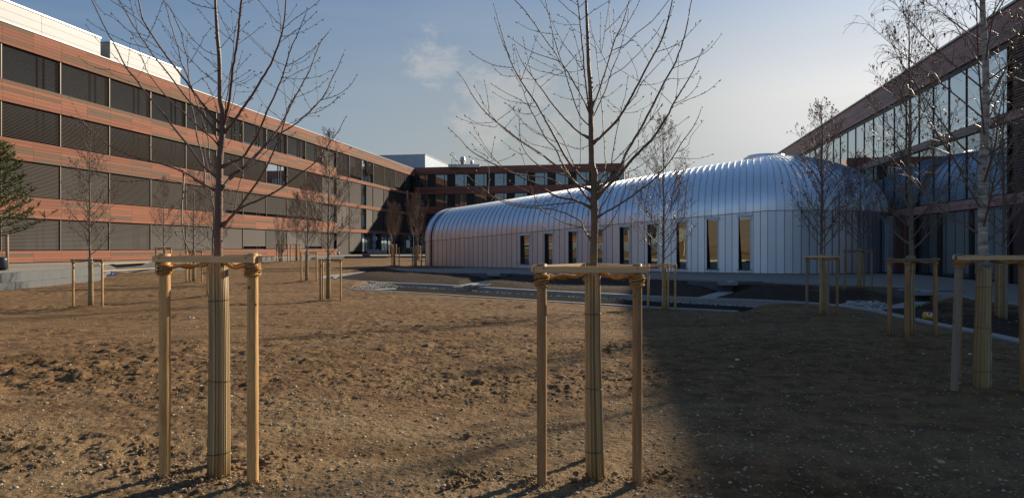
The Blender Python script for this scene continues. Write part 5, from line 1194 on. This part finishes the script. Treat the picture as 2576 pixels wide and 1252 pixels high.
fr('L', [(2030, .25), (2106, .1), (2083, -.35)], 'stake frame with two dark posts before the dome', (True, False, True), False)
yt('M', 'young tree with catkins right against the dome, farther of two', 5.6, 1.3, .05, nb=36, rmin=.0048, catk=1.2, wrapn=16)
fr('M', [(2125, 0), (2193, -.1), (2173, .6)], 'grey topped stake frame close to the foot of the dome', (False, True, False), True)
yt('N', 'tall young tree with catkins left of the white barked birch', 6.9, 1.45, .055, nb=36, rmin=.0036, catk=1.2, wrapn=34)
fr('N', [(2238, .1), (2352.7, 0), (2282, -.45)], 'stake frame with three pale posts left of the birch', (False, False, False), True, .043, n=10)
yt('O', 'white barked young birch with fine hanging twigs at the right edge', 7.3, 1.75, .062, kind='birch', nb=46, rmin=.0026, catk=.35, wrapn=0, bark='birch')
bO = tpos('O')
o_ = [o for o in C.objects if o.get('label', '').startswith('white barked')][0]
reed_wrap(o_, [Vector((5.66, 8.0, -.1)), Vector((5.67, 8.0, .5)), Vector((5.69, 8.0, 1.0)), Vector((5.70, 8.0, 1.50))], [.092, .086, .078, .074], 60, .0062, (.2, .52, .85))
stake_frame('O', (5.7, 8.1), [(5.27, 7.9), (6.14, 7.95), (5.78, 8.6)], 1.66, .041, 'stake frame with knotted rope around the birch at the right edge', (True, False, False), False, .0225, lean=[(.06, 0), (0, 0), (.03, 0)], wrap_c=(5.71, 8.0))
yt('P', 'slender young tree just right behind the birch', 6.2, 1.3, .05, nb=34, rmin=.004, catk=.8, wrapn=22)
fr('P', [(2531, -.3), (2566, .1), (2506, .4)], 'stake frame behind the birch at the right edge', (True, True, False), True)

# pine on the terrace at the left edge
pb = (-27.6, 35.2)
e = empty('pine_tree', (pb[0], pb[1], .6), 'green pine with tufted needles on the terrace at the left edge', 'tree')
rd = random.Random(11); tk = MB(); tk.tube([Vector((pb[0], pb[1], .5+6.8*k/10)) + Vector((rd.gauss(0, .03), 0, 0)) for k in range(11)], [.11*(1-k/11)+.012 for k in range(11)], 10)
bm_ = MB(); nd = MB()
for b in range(84):
    f = b/84; h = 2.25 + 4.6*f; az = b*2.399; L = (2.95 - 1.95*f)*rd.uniform(.75, 1.1); p = Vector((pb[0], pb[1], h)); pts = [p]; d = Vector((math.cos(az), math.sin(az), .10+.25*f))
    for k in range(6): d = (d + Vector((rd.gauss(0, .1), rd.gauss(0, .1), .09))).normalized(); pts.append(pts[-1] + d*L/6)
    bm_.tube(pts, [.028*(1-k/7)+.006 for k in range(7)], 5, caps=False)
    tips = []
    for k in range(2, 7):
        for _ in range(4):
            s_ = Vector((rd.gauss(0, .6), rd.gauss(0, .6), rd.uniform(-.1, .6))).normalized(); l2 = rd.uniform(.18, .48)*(1 if k < 6 else .7); q = pts[k] + (s_ + d*.6).normalized()*l2; bm_.tube([pts[k], q], [.008, .006], 3, caps=False); tips.append((q, (q-pts[k]).normalized())); tips.append(((q+pts[k])/2, (q-pts[k]).normalized()))
    tips.append((pts[-1], d))
    for q, dd in tips:
        for _ in range(30):
            v = (dd*rd.uniform(.5, 1.4) + Vector((rd.gauss(0, .5), rd.gauss(0, .5), rd.gauss(.15, .5)))).normalized(); ln = rd.uniform(.06, .115); s0 = q - dd*rd.uniform(0, .16); w_ = v.cross(Vector((rd.gauss(0, 1), rd.gauss(0, 1), rd.gauss(0, 1)))).normalized()*.0085
            nd.add([s0-w_, s0+w_, s0+v*ln], [(0, 1, 2)], rd.random())
tk.build('trunk', M['alder'], e); bm_.build('branches', M['alder'], e); nd.build('crown', M['needle'], e)
mbp = empty('stake_frame', (-26.6, 35, .6), 'single visible post and rail beside the pine at the left edge', 'tree stake')
mb = MB(); q = at(18, 669, 35); mb.tube([(q.x, 35, .5), (q.x, 35, 2.42)], .075, 8); mb.build('post', M['post_old'], mbp)
mb = MB(); mb.tube([(q.x-1.4, 35.6, .5), (q.x-1.4, 35.6, 2.42)], .075, 8); mb.build('post', M['post_old'], mbp)
mb = MB(); mb.box((q.x-.7, 35.25, 2.37), Vector((-.8, .35, 0)), Vector((.02, .03, 0)), (0, 0, .035)); mb.build('rail', M['board_old'], mbp)

# ---------------------------------------------------------------- things lying and standing about
def thing(mb, name, m, label, cat, group=None, loc=None):
    o = mb.build(name, m, None, loc); return tag(o, label, cat, group)
q = at(4, 679, 32.4); e = empty('litter_bin', (q.x, 32.4, .6), 'dark cylindrical litter bin on the terrace at the left edge', 'bin')
mb = MB(); mb.tube([(q.x, 32.4, .64), (q.x, 32.4, 1.1), (q.x, 32.4, 1.22)], [.22, .23, .24], 24); mb.build('body', M['steel'], e)
mb = MB(); mb.tube([(q.x, 32.4, .6), (q.x, 32.4, .638)], .27, 24); mb.build('base', M['steel'], e); mb = MB(); mb.tube([(q.x+.235*math.cos(a), 32.4+.235*math.sin(a), 1.24) for a in [2*math.pi*k/24 for k in range(25)]], .015, 6); mb.build('rim', M['black'], e)
# white board on trestle
q = at(677, 648, 56); e = empty('trestle_table', (q.x, 56, .6), 'white board laid on a small metal trestle at the terrace edge', 'table')
mb = MB(); mb.box((q.x, 56, .93), (.55, .1, .015), (-.06, .3, 0), (0, 0, .025)); mb.build('board', M['white'], e)
for sx in (-.3, .3):
    for sy in (-.2, .2):
        mb = MB(); mb.tube([(q.x+sx*.7, 56+sy*.5, .9), (q.x+sx, 56+sy, .6)], .02, 6); mb.build('leg', M['steel'], e)
# crates near the entrance
for px, w_, h_, lab in ((939, 1.6, .78, 'taller white crate before the dark entrance'), (961, 1.25, .64, 'lower white crate on the right before the dark entrance')):
    Yc = 105; q = at(px, 640, Yc); e = empty('crate', (q.x, Yc, .6), lab, 'crate', 'white crates at the entrance')
    mb = MB(); mb.abox(q.x-w_/2, q.x+w_/2, Yc-.5, Yc+.5, .68, .6+h_); mb.build('box', M['white'], e)
    mb = MB()
    for sx in (-1, 0, 1): mb.abox(q.x+sx*(w_/2-.08)-.07, q.x+sx*(w_/2-.08)+.07, Yc-.5, Yc+.5, .602, .678)
    mb.build('skid', M['board_old'], e)
    mb = MB()
    for sx in (-1, 1): mb.abox(q.x+sx*(w_/2-.05)-.05, q.x+sx*(w_/2-.05)+.05, Yc-.515, Yc-.501, .68, .6+h_)
    mb.build('batten', M['flash'], e)
# wrapped column in the entrance
q = at(939.5, 625, 110); mb = MB(); mb.tube([(q.x, 110, .6), (q.x, 110, 4.0)], .30, 20); e = mb.build('column', M['white'], None, (q.x, 110, .6)); tag(e, 'white column with a blue spiral band in the entrance', 'column')
sp = MB(); vs = []
for k in range(70):
    a = k*.22; z = .65+3.3*k/69; vs += [(q.x+.31*math.cos(a), 110-.31*math.sin(a), z), (q.x+.31*math.cos(a), 110-.31*math.sin(a), min(3.98, z+.42))]
sp.add(vs, [(2*k, 2*k+2, 2*k+3, 2*k+1) for k in range(69)]); sp.build('spiral_band', M['stripe'], e)
# entrance recess of the left building
en = MB(); en.uvbox(UF-.28, UF-.20, 103.9, 125.2, .61, 3.98); en.build('entrance_glazing', M['glassd'], LB)
en = MB()
for vv in (104.0, 107.5, 111, 114.5, 118, 121.5): en.uvbox(UF-.199, UF-.12, vv-.07, vv+.07, .61, 3.98)
en.uvbox(UF-.199, UF-.13, 104.1, 125.1, 2.9, 3.05); en.build('door_frame', M['darkframe'], LB)
for px in (933, 946):
    q = at(px, 600, 111.5); e = empty('entrance_lamp', (q.x, 111.5, q.z), 'oval pale lantern %s of the wrapped column' % ('left' if px < 940 else 'right'), 'lamp', 'lanterns in the entrance')
    mb = MB(); mb.tube([(q.x, 111.5, q.z+d) for d in (-.34, -.28, -.1, .1, .28, .34)], [.04, .14, .2, .2, .14, .04], 12); mb.build('shade', mat('lantern glass', (.6, .52, .36), .5), e)
    mb = MB(); mb.tube([(q.x, 111.5, q.z+.34), (q.x, 111.5, 4.0)], .015, 5); mb.build('cord', M['wire'], e)
# poster stand
q0, q1 = at(1022, 620, 118), at(1031, 605, 118); e = empty('notice_board', (q0.x+.3, 118, .6), 'small white notice board by the far building', 'sign')
mb = MB(); mb.abox(q0.x, q1.x, 118, 118.05, 1.6, 2.95); mb.build('panel', M['paper'], e)
for x in (q0.x+.06, q1.x-.06):
    mb = MB(); mb.tube([(x, 118.08, .6), (x, 118.08, 2.9)], .03, 6); mb.build('leg', M['steel'], e)
# bench at the pavilion end
q = at(1056, 668, 62.5); z_ = zg(q.x, 62.5); e = empty('bench', (q.x+.6, 62.8, z_), 'low dark bench at the left end of the pavilion', 'bench')
mb = MB()
for k in range(4): mb.box((q.x+.75, 62.5+.11*k, z_+.45), (.9, 0, 0), (0, .048, 0), (0, 0, .025))
mb.build('seat', M['clayd'], e)
for sx in (.15, 1.35):
    mb = MB(); mb.abox(q.x+sx-.07, q.x+sx+.07, 62.47, 62.85, z_-.05, z_+.42); mb.build('leg', M['darkconc'], e)
# bicycle racks
for k in range(3):
    x = -9.6 + k*.75-.2; e = MB(); e.tube([(x, 78, .2), (x, 78, .95), (x, 78.08, 1.03), (x, 78.6, 1.03), (x, 78.68, .95), (x, 78.68, .2)], .028, 6)
    thing(e, 'bicycle_rack', M['zinc'], ('leftmost', 'middle', 'rightmost')[k] + ' metal bicycle hoop behind the stake frames at the pavilion end', 'bicycle rack', 'bicycle hoops', (x, 78, .3))
# bucket and leaning offcut by the terracotta end
q = at(851, 640, 94); mb = MB(); mb.tube([(q.x, 94, .6), (q.x, 94, 1.0)], [.17, .22], 16); e = thing(mb, 'bucket', M['white'], 'white bucket at the foot of the salmon wall', 'bucket', None, (q.x, 94, .6))
mb = MB(); mb.tube([(q.x+.22*math.cos(a), 94, 1.0+.12*math.sin(a)) for a in [math.pi*k/8 for k in range(9)]], .01, 4); mb.build('handle', M['wire'], e)
mb = MB(); mb.box((q.x-.75, 94.2, 1.0), (.28, 0, -.38), (0, .03, 0), (.06, 0, .045)); thing(mb, 'offcut', M['board'], 'wooden offcut leaning by the white bucket', 'plank', None, (q.x-.75, 94.2, .62))
# broken stones at terrace edge
for i, (px, s_) in enumerate(((917, .42), (925, .3))):
    q = at(px, 646, 82); mb = MB()
    for k in range(3): mb.box((q.x+random.uniform(-.2, .2), 82.2+k*.3, .62+s_*.3), (s_*.5, .1, 0), (-.1, s_*.35, 0), (0, .02, s_*.3))
    thing(mb, 'stone_rubble', M['concrete'], ('larger', 'smaller')[i] + ' heap of pale block rubble on the terrace edge', 'rubble', 'block rubble on the terrace edge', (q.x, 82.2, .6))
# plank and batten on the wall
a, b = at(270, 661, 43.4), at(392, 661, 47.8); a.z = b.z = .64; d = (b-a)/2
mb = MB(); mb.box((a+b)/2 + Vector((-.6, 0, 0)), d, Vector((d.y, -d.x, 0)).normalized()*.11, (0, 0, .018)); thing(mb, 'plank', M['board'], 'long sawn plank lying on top of the retaining wall', 'plank', None, tuple((a+b)/2))
a = TW[5] + Vector((.52, 0, .205)); b = TW[7] + Vector((.52, .8, .205)); d = (b-a)/2
mb = MB(); mb.box((a+b)/2, d, Vector((d.y, -d.x, 0)).normalized()*.03, (0, 0, .018)); thing(mb, 'batten', M['board'], 'thin wooden batten on the lower course of the retaining wall', 'plank', None, tuple((a+b)/2))
# yellow canister
q = un(2336, 797, zbase(0, 0)*0-.2); gx_, gy_ = q.x, q.y; zc = zg(gx_, gy_)+.10
e = empty('canister', (gx_, gy_, zg(gx_, gy_)), 'yellow drum with a red diamond label lying on the soil at right', 'canister')
mb = MB(); ax = Vector((.96, -.26, -.10)).normalized(); c = Vector((gx_, gy_, zc)); ts_ = [k*.45 for k in (-.30, -.29, -.27, -.20, -.19, -.17, -.16, .12, .13, .15, .16, .26, .28)]; rs_ = [k*.66 for k in (.10, .135, .15, .15, .157, .157, .15, .15, .157, .157, .15, .15, .13)]
mb.tube([c+ax*t for t in ts_], rs_, 24); mb.build('drum', M['yellow'], e)
mb = MB(); mb.tube([c+ax*.126, c+ax*.15], [.088, .078], 20); mb.build('lid', M['black'], e)
mb = MB(); up = Vector((0, -.75, .66)); up = (up - ax*up.dot(ax)).normalized(); sidev = ax.cross(up)
def onr(t, q_): return c + ax*t + (up*math.cos(q_) + sidev*math.sin(q_))*.1045
g_ = 8; vs = []; fs = []
for i in range(g_+1):
    for j in range(g_+1): s1, s2 = (i/g_-.5), (j/g_-.5); vs.append(onr((s1+s2)*.05-.01, (s1-s2)*.05/.10))
fs = [(i*(g_+1)+j, (i+1)*(g_+1)+j, (i+1)*(g_+1)+j+1, i*(g_+1)+j+1) for i in range(g_) for j in range(g_)]; mb.add(vs, fs); mb.build('diamond_label', M['red'], e)
mb = MB(); vs = []
for i in range(g_+1):
    for j in range(g_+1): vs.append(onr((i/g_-.5)*.12-.01, (j/g_-.5)*1.25) - (up*math.cos((j/g_-.5)*1.25) + sidev*math.sin((j/g_-.5)*1.25))*.0015)
mb.add(vs, fs); mb.build('paper_label', M['paper'], e)
# scraps of litter
def scrap(px, py, z, w_, h_, name, m, label, cat, seed):
    rd = random.Random(seed); q = un(px, py, z); zz = zg(q.x, q.y); n = 5; mb = MB()
    vs = [(q.x+(i/n-.5)*w_+rd.gauss(0, w_*.05), q.y+(j/n-.5)*h_+rd.gauss(0, h_*.05), zz+.02+abs(rd.gauss(0, .25))*min(w_, h_)) for i in range(n+1) for j in range(n+1)]
    mb.add(vs, [(i*(n+1)+j, (i+1)*(n+1)+j, (i+1)*(n+1)+j+1, i*(n+1)+j+1) for i in range(n) for j in range(n)]); thing(mb, name, m, label, cat, None, (q.x, q.y, zz))
scrap(1855, 913, -.08, .065, .07, 'paper_scrap', M['paper'], 'crumpled white paper scrap on the shaded soil at right', 'litter', 1)
scrap(282, 699, -.15, .30, .35, 'plastic_scrap', M['bluep'], 'small blue plastic scrap near the foot of the retaining wall', 'litter', 2)
scrap(2305, 773, -.2, .30, .22, 'plastic_scrap', M['greenp'], 'twisted green plastic scrap left of the yellow drum', 'litter', 3)
scrap(480, 804, -.3, .16, .12, 'paper_scrap', M['paper'], 'small white scrap on the soil left of the reed wrapped tree', 'litter', 4)
scrap(2440, 893, -.1, .05, .05, 'paper_scrap', M['paper'], 'tiny white scrap on the soil near the birch', 'litter', 8)
q = un(967, 726, -.52); mb = MB(); mb.box((q.x, q.y, -.55), (.62, .05, 0), (-.1, .45, 0), (0, 0, .03)); thing(mb, 'stone_slab', M['kerb'], 'flat pale stone slab lying in the left end of the basin', 'slab', None, (q.x, q.y, -.58))
q = FK[3].lerp(FK[2], .55); mb = MB()
for k in range(4): mb.box((q.x+.35*k-.5, q.y-.1+random.uniform(-.08, .08), q.z+.10), (.2, .08, .03), (-.06, .14, 0), (0, .01, .05))
thing(mb, 'stone_slab', M['kerb'], 'small heap of broken pale slabs on the far kerb', 'slab', None, (q.x, q.y, q.z))
# fallen twigs
for i, (px, py, L, a, lab) in enumerate(((1052,1030,.22,.6,'crooked dark twig on the sunlit soil in the lower middle'),(2017,1015,.4,.1,'forked pale twig on the shaded soil at lower right'),(1775,1110,.26,.5,'thin straw on the soil just right of the brown tree'),(905,1310,.16,-.6,''),(920,1148,.2,-.7,'short dark twig between the two foreground trees'))):
    if not lab: continue
    q = un(px, py, -.02); z_ = zg(q.x, q.y)+.014; d = Vector((math.cos(a), math.sin(a), 0)); n_ = Vector((-d.y, d.x, 0)); mb = MB()
    mb.tube([Vector((q.x, q.y, z_)) + d*(t-.5)*L + n_*.03*L*math.sin(t*7) + Vector((0, 0, .01*math.sin(t*5))) for t in [k/6 for k in range(7)]], [.0032, .003, .003, .0026, .0024, .002, .0016], 5)
    mb.tube([Vector((q.x, q.y, z_)) + d*.1*L, Vector((q.x, q.y, z_+.02)) + d*.3*L + n_*.12*L], [.0022, .0014], 4)
    thing(mb, 'fallen_twig', M['twig' if i != 2 else 'board'], lab, 'twig', 'fallen twigs on the soil', (q.x, q.y, z_))
# grass tufts
mb = MB(); rd = random.Random(9)
for px, py, n in ((1130, 1192, 60), (1143, 1196, 50), (120, 1182, 30), (690, 1252, 20)):
    q = un(px, py, .0)
    for _ in range(n):
        x = q.x+rd.gauss(0, .035); y = q.y+rd.gauss(0, .03); z_ = zg(x, y); l = rd.uniform(.02, .05); a = rd.uniform(0, 6.28); dx, dy = math.cos(a)*.4*l, math.sin(a)*.4*l; mb.add([(x-.0015, y, z_), (x+.0015, y, z_), (x+dx, y+dy, z_+l)], [(0, 1, 2)])
tag(mb.build('grass', M['grass']), 'sparse young grass tufts on the bare soil', 'grass', kind='stuff')
